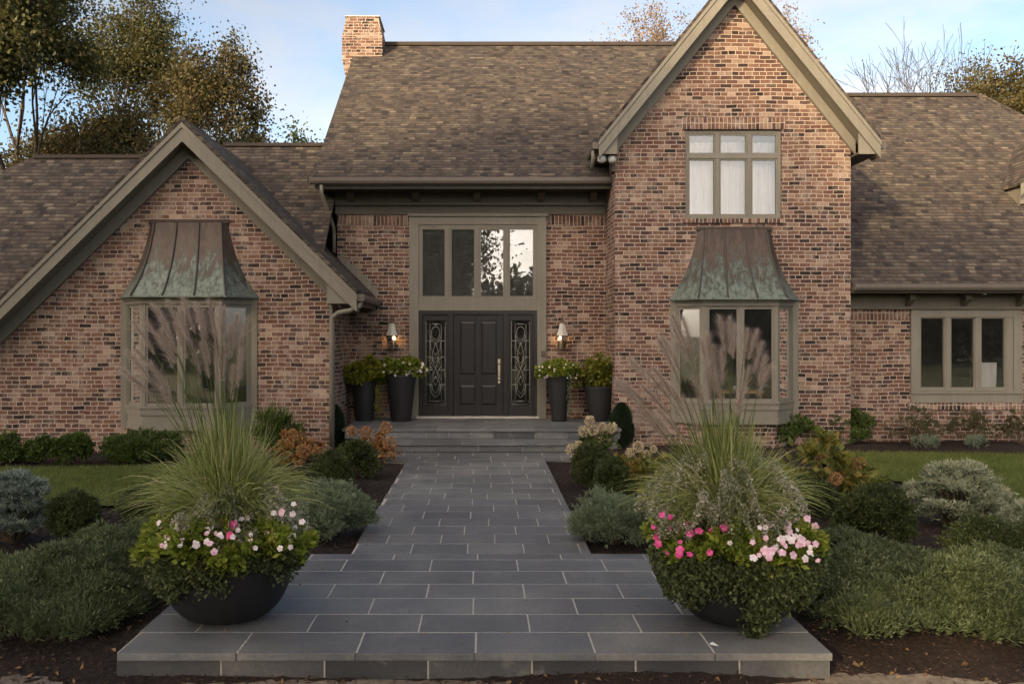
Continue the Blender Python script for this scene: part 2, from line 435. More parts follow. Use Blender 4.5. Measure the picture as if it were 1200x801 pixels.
class MB:
    """collects faces in world coordinates, builds one mesh with metric UVs"""
    def __init__(s):
        s.v = []; s.f = []; s.mi = []

    def poly(s, pts, mi=0):
        k = len(s.v)
        s.v += [tuple(p) for p in pts]
        s.f.append(tuple(range(k, k + len(pts)))); s.mi.append(mi)

    def box(s, x0, x1, y0, y1, z0, z1, mi=0):
        if x0 > x1: x0, x1 = x1, x0
        if y0 > y1: y0, y1 = y1, y0
        if z0 > z1: z0, z1 = z1, z0
        k = len(s.v)
        s.v += [(x0, y0, z0), (x1, y0, z0), (x1, y1, z0), (x0, y1, z0), (x0, y0, z1), (x1, y0, z1), (x1, y1, z1), (x0, y1, z1)]
        for f in ((0, 3, 2, 1), (4, 5, 6, 7), (0, 1, 5, 4), (2, 3, 7, 6), (1, 2, 6, 5), (3, 0, 4, 7)):
            s.f.append(tuple(k + i for i in f)); s.mi.append(mi)
        return s

    def extrude(s, pts, vec, mi=0):
        """closed prism from a planar polygon and a vector"""
        a = [Vector(p) for p in pts]; v = Vector(vec); b = [p + v for p in a]
        s.poly(a[::-1], mi); s.poly(b, mi)
        n = len(a)
        for i in range(n):
            j = (i + 1) % n
            s.poly([a[i], a[j], b[j], b[i]], mi)
        return s

    def tube(s, pts, r, sides=8, mi=0, cap=True):
        pts = [Vector(p) for p in pts]
        n = len(pts)
        rs = r if isinstance(r, (list, tuple)) else [r] * n
        k = len(s.v)
        up = None
        for i, p in enumerate(pts):
            t = (pts[min(i + 1, n - 1)] - pts[max(i - 1, 0)]).normalized()
            if up is None:
                up = Vector((0, 0, 1)) if abs(t.z) < .9 else Vector((0, 1, 0))
            a = t.cross(up).normalized(); b = a.cross(t).normalized(); up = b
            for j in range(sides):
                w = 2 * math.pi * (j + .5) / sides
                s.v.append(tuple(p + (a * math.cos(w) + b * math.sin(w)) * rs[i]))
        for i in range(n - 1):
            for j in range(sides):
                j2 = (j + 1) % sides
                s.f.append((k + i * sides + j, k + i * sides + j2, k + (i + 1) * sides + j2, k + (i + 1) * sides + j)); s.mi.append(mi)
        if cap:
            s.f.append(tuple(k + j for j in range(sides))[::-1]); s.mi.append(mi)
            s.f.append(tuple(k + (n - 1) * sides + j for j in range(sides))); s.mi.append(mi)
        return s

    def lathe(s, prof, c, sides=32, mi=0, ph=0.0):
        k = len(s.v)
        for (r, z) in prof:
            for j in range(sides):
                w = 2 * math.pi * j / sides + ph
                s.v.append((c[0] + r * math.cos(w), c[1] + r * math.sin(w), c[2] + z))
        for i in range(len(prof) - 1):
            for j in range(sides):
                j2 = (j + 1) % sides
                s.f.append((k + i * sides + j, k + i * sides + j2, k + (i + 1) * sides + j2, k + (i + 1) * sides + j)); s.mi.append(mi)
        return s

    def build(s, name, mats, parent=None, kind=None, smooth=False, bevel=0.0, rnd=None):
        if not isinstance(mats, (list, tuple)):
            mats = [mats]
        o0 = origin_of(parent)
        V = [Vector(p) for p in s.v]
        me = bpy.data.meshes.new(name)
        me.from_pydata([tuple(p - o0) for p in V], [], s.f)
        for m in mats:
            me.materials.append(m)
        me.polygons.foreach_set('material_index', s.mi)
        uvl = me.uv_layers.new(name='UVMap')
        data = np.zeros((len(me.loops), 2), dtype=np.float32)
        Z = Vector((0, 0, 1))
        for p in me.polygons:
            n = p.normal
            if abs(n.z) > .995:
                t = Vector((1, 0, 0)); b = Vector((0, 1, 0))
            else:
                t = Z.cross(n).normalized(); b = n.cross(t).normalized()
                if t.x < -.3: t = -t
                if b.z < 0: b = -b
            for li in p.loop_indices:
                q = V[me.loops[li].vertex_index]
                data[li] = (q.dot(t), q.dot(b))
        uvl.data.foreach_set('uv', data.ravel())
        if smooth:
            me.polygons.foreach_set('use_smooth', [True] * len(me.polygons))
        if rnd is not None:
            at = me.attributes.new('rnd', 'FLOAT', 'FACE'); at.data.foreach_set('value', rnd)
        me.update()
        o = obj(name, me, parent, kind)
        if bevel:
            bm_ = o.modifiers.new('bevel', 'BEVEL'); bm_.width = bevel; bm_.segments = 2; bm_.limit_method = 'ANGLE'
        return o


def np_mesh(name, verts, nper, mat, parent=None, rnd=None, kind=None):
    """verts (n*nper,3): n polygons of nper corners each"""
    o0 = np.array(origin_of(parent))
    verts = (verts - o0).astype(np.float32)
    n = len(verts) // nper
    me = bpy.data.meshes.new(name)
    me.vertices.add(len(verts)); me.vertices.foreach_set('co', verts.ravel())
    me.loops.add(n * nper); me.loops.foreach_set('vertex_index', np.arange(n * nper, dtype=np.int32))
    me.polygons.add(n)
    me.polygons.foreach_set('loop_start', np.arange(0, n * nper, nper, dtype=np.int32))
    if rnd is not None:
        at = me.attributes.new('rnd', 'FLOAT', 'FACE')
        at.data.foreach_set('value', rnd.astype(np.float32))
    me.materials.append(mat)
    me.update(calc_edges=True)
    return obj(name, me, parent, kind)


def norm(a):
    return a / np.maximum(np.linalg.norm(a, axis=1, keepdims=True), 1e-9)


def leaf_quads(rg, pos, dirs, length, width, fold=.25):
    """one rhombus leaf per position, pointing along dirs"""
    n = len(pos)
    dirs = norm(dirs)
    side = norm(np.cross(dirs, rg.normal(size=(n, 3))))
    nn = np.cross(side, dirs)
    L = (length * rg.uniform(.6, 1.25, n))[:, None]; W = (width * rg.uniform(.7, 1.2, n))[:, None]
    a = pos
    b = pos + dirs * L * .45 + side * W * .5 + nn * L * fold * .3
    c = pos + dirs * L
    d = pos + dirs * L * .45 - side * W * .5 + nn * L * fold * .3
    return np.stack([a, b, c, d], 1).reshape(-1, 3)


def unit_dirs(rg, n):
    return norm(rg.normal(size=(n, 3)))


def lumpy(rg, n, r, lumps=16, low=-.25, flat=1.0, lump_r=.38, tuft=None):
    """points + outward directions on a lumpy mound of radii r=(rx,ry,rz) centred at 0 (z from about low to 1)"""
    c = unit_dirs(rg, lumps)
    c[:, 2] = np.abs(c[:, 2]) * (1 - low) + low
    c = c * rg.uniform(.5, .74, (lumps, 1))
    k = rg.integers(0, lumps, n)
    dd = unit_dirs(rg, n)
    rad = rg.uniform(.55, 1.0, n) ** .5
    lr = rg.uniform(.75, 1.25, lumps)[k] * lump_r
    p = c[k] + dd * (rad * lr)[:, None]
    out = norm(p * .6 + dd * .7)
    # tufts: leaves gather in little domes on the surface of the lumps
    nt_ = max(12, n // 42)
    tp = p[:nt_]; to = out[:nt_]
    j = rg.integers(0, nt_, n)
    d3 = unit_dirs(rg, n)
    tr = tuft if tuft else .11
    p2 = tp[j] + (d3 * .8 + to[j] * .5) * tr * rg.uniform(.5, 1.1, (n, 1))
    loose = rg.uniform(0, 1, n) < .25
    p = np.where(loose[:, None], p, p2); out = np.where(loose[:, None], out, norm(d3 * .8 + to[j]))
    p = p * np.array(r)
    return p, out


# ------------------------------------------------------------------ world, sun, camera
SUN_DIR = Vector((-.53, -.79, .335)).normalized()            # towards the sun
w = bpy.data.worlds.new("World"); SC.world = w; w.use_nodes = True
nt = w.node_tree; nt.nodes.clear()
wo = nt.nodes.new('ShaderNodeOutputWorld'); bg = nt.nodes.new('ShaderNodeBackground')
sky = nt.nodes.new('ShaderNodeTexSky'); sky.sky_type = 'NISHITA'; sky.sun_disc = False
sky.sun_elevation = math.asin(SUN_DIR.z)
sky.sun_rotation = math.atan2(SUN_DIR.x, SUN_DIR.y)
sky.altitude = 100; sky.air_density = 1.0; sky.dust_density = 1.6; sky.ozone_density = 1.2
tc = nt.nodes.new('ShaderNodeTexCoord')
cl = noise(nt, tc.outputs['Generated'], 2.6, 7, .6, stretch=(1, 1, 2.6))
cl2 = noise(nt, tc.outputs['Generated'], 1.15, 3, .5, stretch=(1, 1, 1.6))
cf = mth(nt, 'ADD', mth(nt, 'MULTIPLY', cl, .62), mth(nt, 'MULTIPLY', cl2, .38))
cfr = None
bw = nt.nodes.new('ShaderNodeRGBToBW'); nt.links.new(sky.outputs[0], bw.inputs[0])
dn = N(nt, 'ShaderNodeVectorMath', operation='DOT_PRODUCT'); nt.links.new(tc.outputs['Generated'], dn.inputs[0]); dn.inputs[1].default_value = (-.38, -.58, .72)
wst = N(nt, 'ShaderNodeMapRange'); wst.interpolation_type = 'SMOOTHSTEP'; nt.links.new(dn.outputs['Value'], wst.inputs[0])
wst.inputs[1].default_value = .25; wst.inputs[2].default_value = .95; wst.inputs[3].default_value = 0; wst.inputs[4].default_value = 1   # western clouds brightened high up, added to fill the facade with soft light
west = wst.outputs[0]
lum = mth(nt, 'MULTIPLY', bw.outputs[0], mth(nt, 'ADD', 1.25, mth(nt, 'MULTIPLY', west, 1.7)))
cc = nt.nodes.new('ShaderNodeCombineColor')
nt.links.new(mth(nt, 'MULTIPLY', lum, mth(nt, 'ADD', 1.05, mth(nt, 'MULTIPLY', west, .15))), cc.inputs[0]); nt.links.new(lum, cc.inputs[1]); nt.links.new(mth(nt, 'MULTIPLY', lum, mth(nt, 'SUBTRACT', .98, mth(nt, 'MULTIPLY', west, .15))), cc.inputs[2])
cfr = ramp_out(nt, mth(nt, 'ADD', cf, mth(nt, 'MULTIPLY', west, .2)), [(.46, (0, 0, 0)), (.64, (1, 1, 1))])
skyc = mixc(nt, mth(nt, 'MULTIPLY', cfr, .8), sky.outputs[0], cc.outputs[0])
nt.links.new(skyc, bg.inputs[0]); bg.inputs[1].default_value = 0.15
nt.links.new(bg.outputs[0], wo.inputs[0])

sl = bpy.data.lights.new('sun', 'SUN'); sl.energy = 3.5; sl.angle = math.radians(1.5); sl.color = (1.0, .76, .44)
so = bpy.data.objects.new('sun', sl); COL.objects.link(so)
so.rotation_euler = SUN_DIR.to_track_quat('Z', 'Y').to_euler(); so.location = (-20, -30, 20)

cam = bpy.data.cameras.new('camera'); co = bpy.data.objects.new('camera', cam); COL.objects.link(co)
co.location = (0, 0, H); co.rotation_euler = (math.pi / 2, 0, 0)
cam.sensor_width = 36; cam.lens = 36 * F / 1200
cam.shift_x = (600 - VX) / 1200; cam.shift_y = -(400.5 - VY) / 1200
cam.clip_end = 3000; cam.clip_start = .05
SC.camera = co
SC.view_settings.view_transform = 'Standard'; SC.view_settings.look = 'None'; SC.view_settings.gamma = 1
SC.view_settings.exposure = 0.80
SC.cycles.max_bounces = 6; SC.cycles.diffuse_bounces = 3; SC.cycles.glossy_bounces = 3; SC.cycles.transmission_bounces = 4; SC.cycles.transparent_max_bounces = 10
SC.cycles.caustics_reflective = False; SC.cycles.caustics_refractive = False
SC.cycles.use_denoising = True
SC.cycles.sample_clamp_indirect = 4

# ------------------------------------------------------------------ ground
ZB = -0.05           # level of the planting beds
rg0 = np.random.default_rng(5)
gb = MB()
# one ground sheet with a finer middle, reaching the horizon
gb.poly([(-900, -700, -.32), (900, -700, -.32), (900, 1500, -.32), (-900, 1500, -.32)])
gb.build('ground', M['ground'], kind='structure')


def lawn_edge_l(x, y):   # left lawn
    return (x < -4.15 - .35 * np.sin((y - 10) * .9)) & (y < 14.45 + .1 * np.sin(x)) & (y > 10.9 + .25 * np.sin(x * 1.1 + 1)) & (x > -15)


def lawn_edge_r(x, y):
    return (x > 5.9 + .3 * np.sin((y - 11) * 1.1)) & (y < 16.0 + .1 * np.sin(x)) & (y > 11.4 + .35 * np.sin(x * .9)) & (x < 17)


def bed_h(x, y):
    base = ZB - 0.155 * np.clip((6.5 - y) / .8, 0, 1)
    base = base - .04 * (lawn_edge_l(x, y) | lawn_edge_r(x, y))      # the turf lies in the cut bed
    return base + .020 * np.sin(x * 2.1 + 1.3 * np.sin(y * 1.7)) + .014 * np.sin(y * 3.3 + x * 1.2)


def sheet(name, mat, x0, x1, y0, y1, step, hf, jitter=0.0, keep=None):
    xs = np.arange(x0, x1 + step * .5, step); ys = np.arange(y0, y1 + step * .5, step)
    X, Y = np.meshgrid(xs, ys)
    Z = hf(X, Y) + rg0.normal(size=X.shape) * jitter
    nx, ny = len(xs), len(ys)
    idx = np.arange(nx * ny).reshape(ny, nx)
    q = np.stack([idx[:-1, :-1], idx[:-1, 1:], idx[1:, 1:], idx[1:, :-1]], -1).reshape(-1, 4)
    if keep is not None:
        cx = X.ravel()[q].mean(1); cy = Y.ravel()[q].mean(1)
        q = q[keep(cx, cy)]
    me = bpy.data.meshes.new(name)
    me.from_pydata(np.stack([X.ravel(), Y.ravel(), Z.ravel()], 1).tolist(), [], q.tolist())
    me.materials.append(mat)
    me.polygons.foreach_set('use_smooth', [True] * len(me.polygons))
    return obj(name, me, kind='structure')


def off_walk(cx, cy):
    return ~(((cx > -1.24) & (cx < .99) & (cy > 8.0) & (cy < 16.5)) | ((cx > -2.42) & (cx < 2.29) & (cy < 8.54) & (cy > 5.97)))


sheet('mulch_bed', M['mulch'], -15, 17, 5.2, 19.4, .07, bed_h, .006, off_walk)
sheet('pavement', M['pavement'], -9, 9, 1.0, 6.4, .2, lambda x, y: x * 0 - .178 + .004 * np.sin(x * 3), .001)


def lawn_h(x, y):
    return x * 0 - .022 + .012 * np.sin(x * .8) * np.sin(y * .7)


sheet('lawn', M['lawn'], -15, -3.6, 10.5, 14.8, .1, lawn_h, .003, lawn_edge_l)
sheet('lawn', M['lawn'], 5.4, 17, 10.9, 16.3, .1, lawn_h, .003, lawn_edge_r)


def blades(name, lab, n, x0, x1, y0, y1, keep, seed):
    rg = np.random.default_rng(seed)
    x = rg.uniform(x0, x1, n); y = rg.uniform(y0, y1, n); k = keep(x, y); x = x[k]; y = y[k]
    p = np.stack([x, y, lawn_h(x, y)], 1)
    h = rg.uniform(.03, .075, len(p)); a = rg.uniform(0, 6.28, len(p))
    s = np.stack([np.cos(a), np.sin(a), a * 0], 1) * .0045
    t = p + np.stack([rg.normal(size=len(p)) * .022, rg.normal(size=len(p)) * .022, h], 1)
    v = np.stack([p - s, p + s, t], 1).reshape(-1, 3)
    patch = .5 + .5 * np.sin(x * 1.3 + 2 * np.sin(y * .9)) * np.sin(y * 1.7 + x * .4)
    o = np_mesh(name, v, 3, M['lf_lawn'], rnd=np.clip(rg.uniform(0, .7, len(p)) + .3 * patch, 0, 1), kind='stuff')
    o['label'] = lab; o['category'] = 'grass'


blades('grass', 'short green turf of the lawn left of the walk in front of the low gable', 75000, -15, -3.6, 10.5, 14.8, lawn_edge_l, 1)
blades('grass', 'short green turf of the wider lawn to the right of the walk', 95000, 5.4, 15, 10.9, 16.3, lawn_edge_r, 2)

# mulch chips and dropped leaves
rg = np.random.default_rng(11)
n = 90000
x = rg.uniform(-8.5, 9, n); y = 5.25 + 13 * rg.uniform(0, 1, n) ** 1.7
k = off_walk(x, y) & ~lawn_edge_l(x, y) & ~lawn_edge_r(x, y); x = x[k]; y = y[k]
p = np.stack([x, y, bed_h(x, y) + .008], 1)
d = unit_dirs(rg, len(p)); d[:, 2] *= .35
v = leaf_quads(rg, p, d, .038, .012, .1)
o = np_mesh('mulch_chips', v, 4, M['chips'], rnd=rg.uniform(0, 1, len(p)) ** 1.5, kind='stuff')
o['label'] = 'loose dark bark chips covering the planting beds'; o['category'] = 'mulch'
n = 700
x = np.concatenate([rg.uniform(-6, -2.6, n // 2), rg.uniform(2.4, 6, n // 2)]); y = 5.3 + 4 * rg.uniform(0, 1, n) ** 1.5
x = np.concatenate([x, rg.uniform(-2.7, 4.5, 160)]); y = np.concatenate([y, rg.uniform(5.5, 5.86, 160)])
p = np.stack([x, y, bed_h(x, y) + .02], 1); k = off_walk(x, y); p = p[k]
d = unit_dirs(rg, len(p)); d[:, 2] *= .4
o = np_mesh('fallen_leaves', leaf_quads(rg, p, d, .05, .032, .5), 4, M['litter'], rnd=rg.uniform(0, 1, len(p)), kind='stuff')
o['label'] = 'dry brown leaves scattered over the mulch and pavement'; o['category'] = 'leaves'


# ------------------------------------------------------------------ walk, landing, porch steps (real slabs)
def slab_field(name, x0, x1, y0, y1, z, depth, length, seed, thick, rows_from=None, overhang=0.0, gap=.008, mort='mortar', rand=.0):
    rnd = random.Random(seed)
    b = MB(); r = []
    b.box(x0 + .01, x1 - .01, y0 + .012, y1 - .01, z - thick, z - .0015, 1); r += [0.5] * 6
    y = y0; i = 0
    while y < y1 - .02:
        ye = min(y + depth, y1)
        if y1 - ye < .08: ye = y1
        off = (0.5 if i % 2 else 0.0) * length + rnd.uniform(-rand, rand)
        x = x0 - off
        while x < x1 - .01:
            xe = x + length
            a, c = max(x, x0), min(xe, x1)
            if c - a > .03:
                g = gap / 2
                dz = rnd.uniform(-.0012, .0012)
                yy0 = y + g if i else y - overhang
                b.box(a + (g if a > x0 else 0), c - (g if c < x1 else 0), yy0, ye - g, z - .03 if i else z - .05, z + dz, 0); r += [.12 + .88 * rnd.random()] * 6
            x = xe
        y = ye; i += 1
    return b, r


# landing with its front riser
b, r = slab_field('landing', -2.48, 2.35, 5.92, 8.60, 0, .409, .805, 3, .19, gap=.010, overhang=.012, rand=.03)
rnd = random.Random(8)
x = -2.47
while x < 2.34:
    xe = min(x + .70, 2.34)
    b.box(x + (.006 if x > -2.4 else 0), xe - .006, 5.925, 5.99, -.19, -.053, 0); r += [rnd.random() * .07] * 6  # shade of the upright front put into the slab tone
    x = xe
b.box(2.27, 2.345, 5.995, 8.59, -.19, -.053, 0); r += [.4] * 6
b.box(-2.475, -2.40, 5.995, 8.59, -.19, -.053, 0); r += [.4] * 6
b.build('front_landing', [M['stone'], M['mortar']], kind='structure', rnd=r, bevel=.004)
# walk
b, r = slab_field('walk', -1.30, 1.06, 8.606, 15.1, 0, .409, .56, 4, .12, gap=.008, rand=.05)
b2, r2 = slab_field('walk', -2.35, 2.0, 15.106, 15.98, 0, .43, .62, 14, .12, gap=.012)
k = len(b.v); b.v += b2.v; b.f += [tuple(i + k for i in f) for f in b2.f]; b.mi += b2.mi; r += r2
b.build('path', [M['stone'], M['mortar']], kind='structure', rnd=r, bevel=.003)
# two porch steps
ZP = .36
st = thing('porch_steps', 'two wide bluestone steps and the porch slab before the front door', 'steps', (0, 16, 0))


def riser(b, r, x0, x1, y, z0, z1, seed):
    rn = random.Random(seed); x = x0
    while x < x1 - .02:
        xe = min(x + rn.choice([.42, .8, .95, .6]), x1)
        b.box(x + .006, xe - .006, y, y + .05, z0, z1, 0); r += [rn.random()] * 6
        x = xe
    b.box(x0, x1, y + .008, y + .3, z0, z1 - .003, 1); r += [.5] * 6


b = MB(); r = []
riser(b, r, -2.25, 1.95, 16.02, 0.002, .125, 5)
t, tr = slab_field('t', -2.28, 1.98, 15.99, 16.62, .172, .63, .95, 6, .04, gap=.012, overhang=0)
k = len(b.v); b.v += t.v; b.f += [tuple(i + k for i in f) for f in t.f]; b.mi += t.mi; r += tr
b.build('lower_step', [M['stone'], M['grout_dark']], st, rnd=r, bevel=.004)
b = MB(); r = []
riser(b, r, -2.62, 2.60, 16.64, .172, .313, 7)
t, tr = slab_field('t', -2.66, 2.62, 16.61, 18.78, ZP, .54, .9, 9, .045, gap=.012)
k = len(b.v); b.v += t.v; b.f += [tuple(i + k for i in f) for f in t.f]; b.mi += t.mi; r += tr
b.box(-2.62, 2.6, 16.95, 18.78, -.1, .312, 1); r += [.5] * 6
b.build('porch_slab', [M['stone'], M['grout_dark']], st, rnd=r, bevel=.004)

# ------------------------------------------------------------------ the house
HS = thing('brick_house', 'large brown brick house with steep shingle roofs, two gables and copper topped bay windows', 'house', (0, 18.8, 0))
YE, YR, YL, YS = 18.8, 17.5, 16.4, 18.05        # entry wall, right gable, left gable, right side section


def wall(b, y, x0, x1, z0, top, holes, breaks=(), reveal=.14, face=1, mi=0):
    """front wall in the plane y with holes (xa,xb,za,zb); top is a function of x, linear between breaks"""
    xs = sorted(set([x0, x1] + list(breaks) + [h[0] for h in holes] + [h[1] for h in holes]))
    for a, c in zip(xs[:-1], xs[1:]):
        hs = sorted([h for h in holes if h[0] <= a + 1e-6 and h[1] >= c - 1e-6], key=lambda h: h[2])
        z = z0
        for h in hs:
            if h[2] > z + 1e-6:
                b.poly([(a, y, z), (c, y, z), (c, y, h[2]), (a, y, h[2])], mi)
            z = h[3]
        b.poly([(a, y, z), (c, y, z), (c, y, top(c)), (a, y, top(a))], mi)
    for (a, c, e, f) in holes:
        y2 = y + reveal
        b.poly([(a, y, e), (a, y2, e), (a, y2, f), (a, y, f)], mi); b.poly([(c, y, e), (c, y, f), (c, y2, f), (c, y2, e)], mi)
        b.poly([(a, y, e), (c, y, e), (c, y2, e), (a, y2, e)], mi); b.poly([(a, y, f), (a, y2, f), (c, y2, f), (c, y, f)], mi)


# geometry of the gables
GRX, GRZ, GRS, GRHW = 5.0, 9.40, 1.24, 2.74          # right gable: apex x, apex z, slope, half width of roof
GLX, GLZ, GLS = -5.48, 6.10, .985                    # left gable
GLX0, GLX1 = -10.4, -2.30
BCR, BCL = 5.0, -5.48                                 # bay centres
BH = (-1.13, 1.13, .50, 2.72)                        # opening behind each bay

b = MB()
wall(b, YE, -3.12, 2.63, -.1, lambda x: 4.95, [(-1.42, 1.20, ZP - .02, 4.60)])
# main block left flank with its gable
b.poly([(-3.12, 18.8, 3), (-3.12, 18.8, 5.8), (-3.12, 24.4, 9.95), (-3.12, 30, 5.8), (-3.12, 30, 3)])
b.build('entry_wall', M['brick'], HS)
b = MB()
trr = lambda x: GRZ - .12 - GRS * abs(x - GRX)
wall(b, YR, 2.63, 7.32, -.1, trr, [(BCR + BH[0], BCR + BH[1], BH[2], BH[3]), (4.03, 5.95, 4.45, 6.22)], [GRX])
b.poly([(2.63, YR, -.1), (2.63, YR, 6.3), (2.63, 20.8, 6.3), (2.63, 20.8, -.1)])
b.poly([(7.32, YR, -.1), (7.32, 20.8, -.1), (7.32, 20.8, 6.3), (7.32, YR, 6.3)])
b.build('gable_wall', M['brick'], HS)
b = MB()
tll = lambda x: GLZ - .12 - GLS * abs(x - GLX)
wall(b, YL, -10.1, -2.85, -.15, tll, [(BCL + BH[0], BCL + BH[1], BH[2], BH[3])], [GLX])
b.poly([(-2.85, YL, -.15), (-2.85, YE, -.15), (-2.85, YE, 3.3), (-2.85, YL, 3.3)])
b.build('gable_wall', M['brick'], HS)
b = MB()
wall(b, YS, 7.32, 16.5, -.1, lambda x: 2.80, [(8.80, 11.02, .80, 2.64)])
b.build('side_wall', M['brick'], HS)

# soldier courses, sills
b = MB(); b.box(-3.12, -1.60, YE - .012, YE + .05, 4.47, 4.705); b.build('soldier_course', M['soldier'], HS)
b = MB(); b.box(1.37, 2.63, YE - .012, YE + .05, 4.47, 4.705); b.build('soldier_course', M['soldier'], HS)
b = MB(); b.box(3.96, 6.02, YR - .014, YR + .05, 6.225, 6.46); b.build('soldier_course', M['soldier'], HS)
b = MB(); b.box(7.33, 8.74, YS - .012, YS + .05, 2.44, 2.66); b.build('soldier_course', M['soldier'], HS)
b = MB(); b.box(3.98, 6.0, YR - .04, YR + .05, 4.36, 4.447); b.build('window_sill', M['soldier'], HS)
b = MB(); b.box(8.72, 11.3, YS - .04, YS + .05, .60, .745); b.build('window_sill', M['soldier'], HS)
b = MB()
b.extrude([(GLX - .25, YL - .012, 5.42), (GLX + .25, YL - .012, 5.42), (GLX, YL - .012, 5.72)], (0, .05, 0))
b.build('soldier_course', M['soldier'], HS)


# ---- roofs
def roof_slab(b, pts, th=.09, mi=0):
    """pts: planar polygon of the top surface; thickness hangs straight down"""
    a = [Vector(p) for p in pts]
    n = (a[1] - a[0]).cross(a[2] - a[0])
    if n.z < 0: a = a[::-1]
    d = [p - Vector((0, 0, th)) for p in a]
    b.poly(a, mi); b.poly(d[::-1], mi)
    for i in range(len(a)):
        j = (i + 1) % len(a)
        b.poly([a[i], d[i], d[j], a[j]], mi)


EZ, EY, SL = 5.37, 17.98, .75
RY, RZ = 24.4, 5.37 + .75 * (24.4 - 17.98)
b = MB(); roof_slab(b, [(-3.5, EY, EZ), (7.3, EY, EZ), (7.3, RY, RZ), (-3.5, RY, RZ)])
roof_slab(b, [(-3.5, RY, RZ), (7.3, RY, RZ), (7.3, RY + 6.4, EZ), (-3.5, RY + 6.4, EZ)])
main_roof = b.build('roof', M['shingle'], HS)
b = MB(); b.box(-3.48, 7.3, RY - .12, RY + .12, RZ - .05, RZ + .045); b.build('ridge_cap', M['ridge'], main_roof)
# right section roof with a hipped end
E2, Y2, S2, R2 = 3.16, 17.42, .85, 23.85
Z2 = E2 + S2 * (R2 - Y2)
b = MB()
roof_slab(b, [(7.33, Y2, E2), (17.2, Y2, E2), (13.45, R2, Z2), (5.5, R2, Z2), (5.5, 21, E2 + S2 * (21 - Y2)), (7.33, 21, E2 + S2 * (21 - Y2))])
roof_slab(b, [(17.2, Y2, E2), (17.2, 30, E2), (13.45, R2, Z2)])
roof_slab(b, [(5.5, R2, Z2), (13.45, R2, Z2), (17.2, 30.2, E2), (5.5, 30.2, E2)])
r2 = b.build('roof', M['shingle'], HS)
b = MB(); b.box(6.5, 13.35, R2 - .12, R2 + .12, Z2 - .05, Z2 + .045)
b.build('ridge_cap', M['ridge'], r2)
b = MB(); b.tube([(13.45, R2, Z2 + .0), (17.2, Y2, E2 + .01)], .07, 6)
b.build('hip_cap', M['shingle'], r2)
# right gable roof
YG = 17.1
b = MB()
for s in (-1, 1):
    roof_slab(b, [(GRX, YG, GRZ), (GRX, 24.5, GRZ), (GRX + s * GRHW, 24.5, GRZ - GRS * GRHW), (GRX + s * GRHW, YG, GRZ - GRS * GRHW)], .10)
b.build('roof', M['shingle'], HS)
# left gable roof
YGL = 16.0
b = MB()
roof_slab(b, [(GLX, YGL, GLZ), (GLX, 19.8, GLZ), (-3.14, 19.8, GLZ - GLS * (-3.14 - GLX)), (-3.14, 18.79, GLZ - GLS * (-3.14 - GLX)), (GLX1, 18.79, GLZ - GLS * (GLX1 - GLX)), (GLX1, YGL, GLZ - GLS * (GLX1 - GLX))], .10)
roof_slab(b, [(GLX, YGL, GLZ), (GLX, 19.8, GLZ), (GLX0, 19.8, GLZ + GLS * (GLX0 - GLX)), (GLX0, YGL, GLZ + GLS * (GLX0 - GLX))], .10)
b.build('roof', M['shingle'], HS)
# roofs behind the left gable
b = MB()
roof_slab(b, [(-5.9, 16.6, 6.45 - 3.4), (-3.14, 16.6, 6.45 - 3.4), (-3.14, 20, 6.45), (-5.9, 20, 6.45)])
roof_slab(b, [(-5.9, 20, 6.45), (-3.14, 20, 6.45), (-3.14, 24, 3.2), (-5.9, 24, 3.2)])
o = b.build('roof', M['shingle'], HS)
b = MB(); b.box(-5.88, -3.13, 19.9, 20.1, 6.41, 6.485); b.build('ridge_cap', M['ridge'], o)
b = MB()
roof_slab(b, [(-14.6, 16.55, 6.18 - 3.45), (-5.9, 16.55, 6.18 - 3.45), (-5.9, 20, 6.18), (-10.25, 20, 6.18)])
roof_slab(b, [(-14.6, 16.55, 2.73), (-10.25, 20, 6.18), (-14.6, 23.5, 2.73)])
roof_slab(b, [(-10.25, 20, 6.18), (-5.9, 20, 6.18), (-5.9, 23.5, 2.73), (-14.6, 23.5, 2.73)])
o = b.build('roof', M['shingle'], HS)
b = MB(); b.box(-10.2, -5.9, 19.9, 20.1, 6.14, 6.215); b.build('ridge_cap', M['ridge'], o)


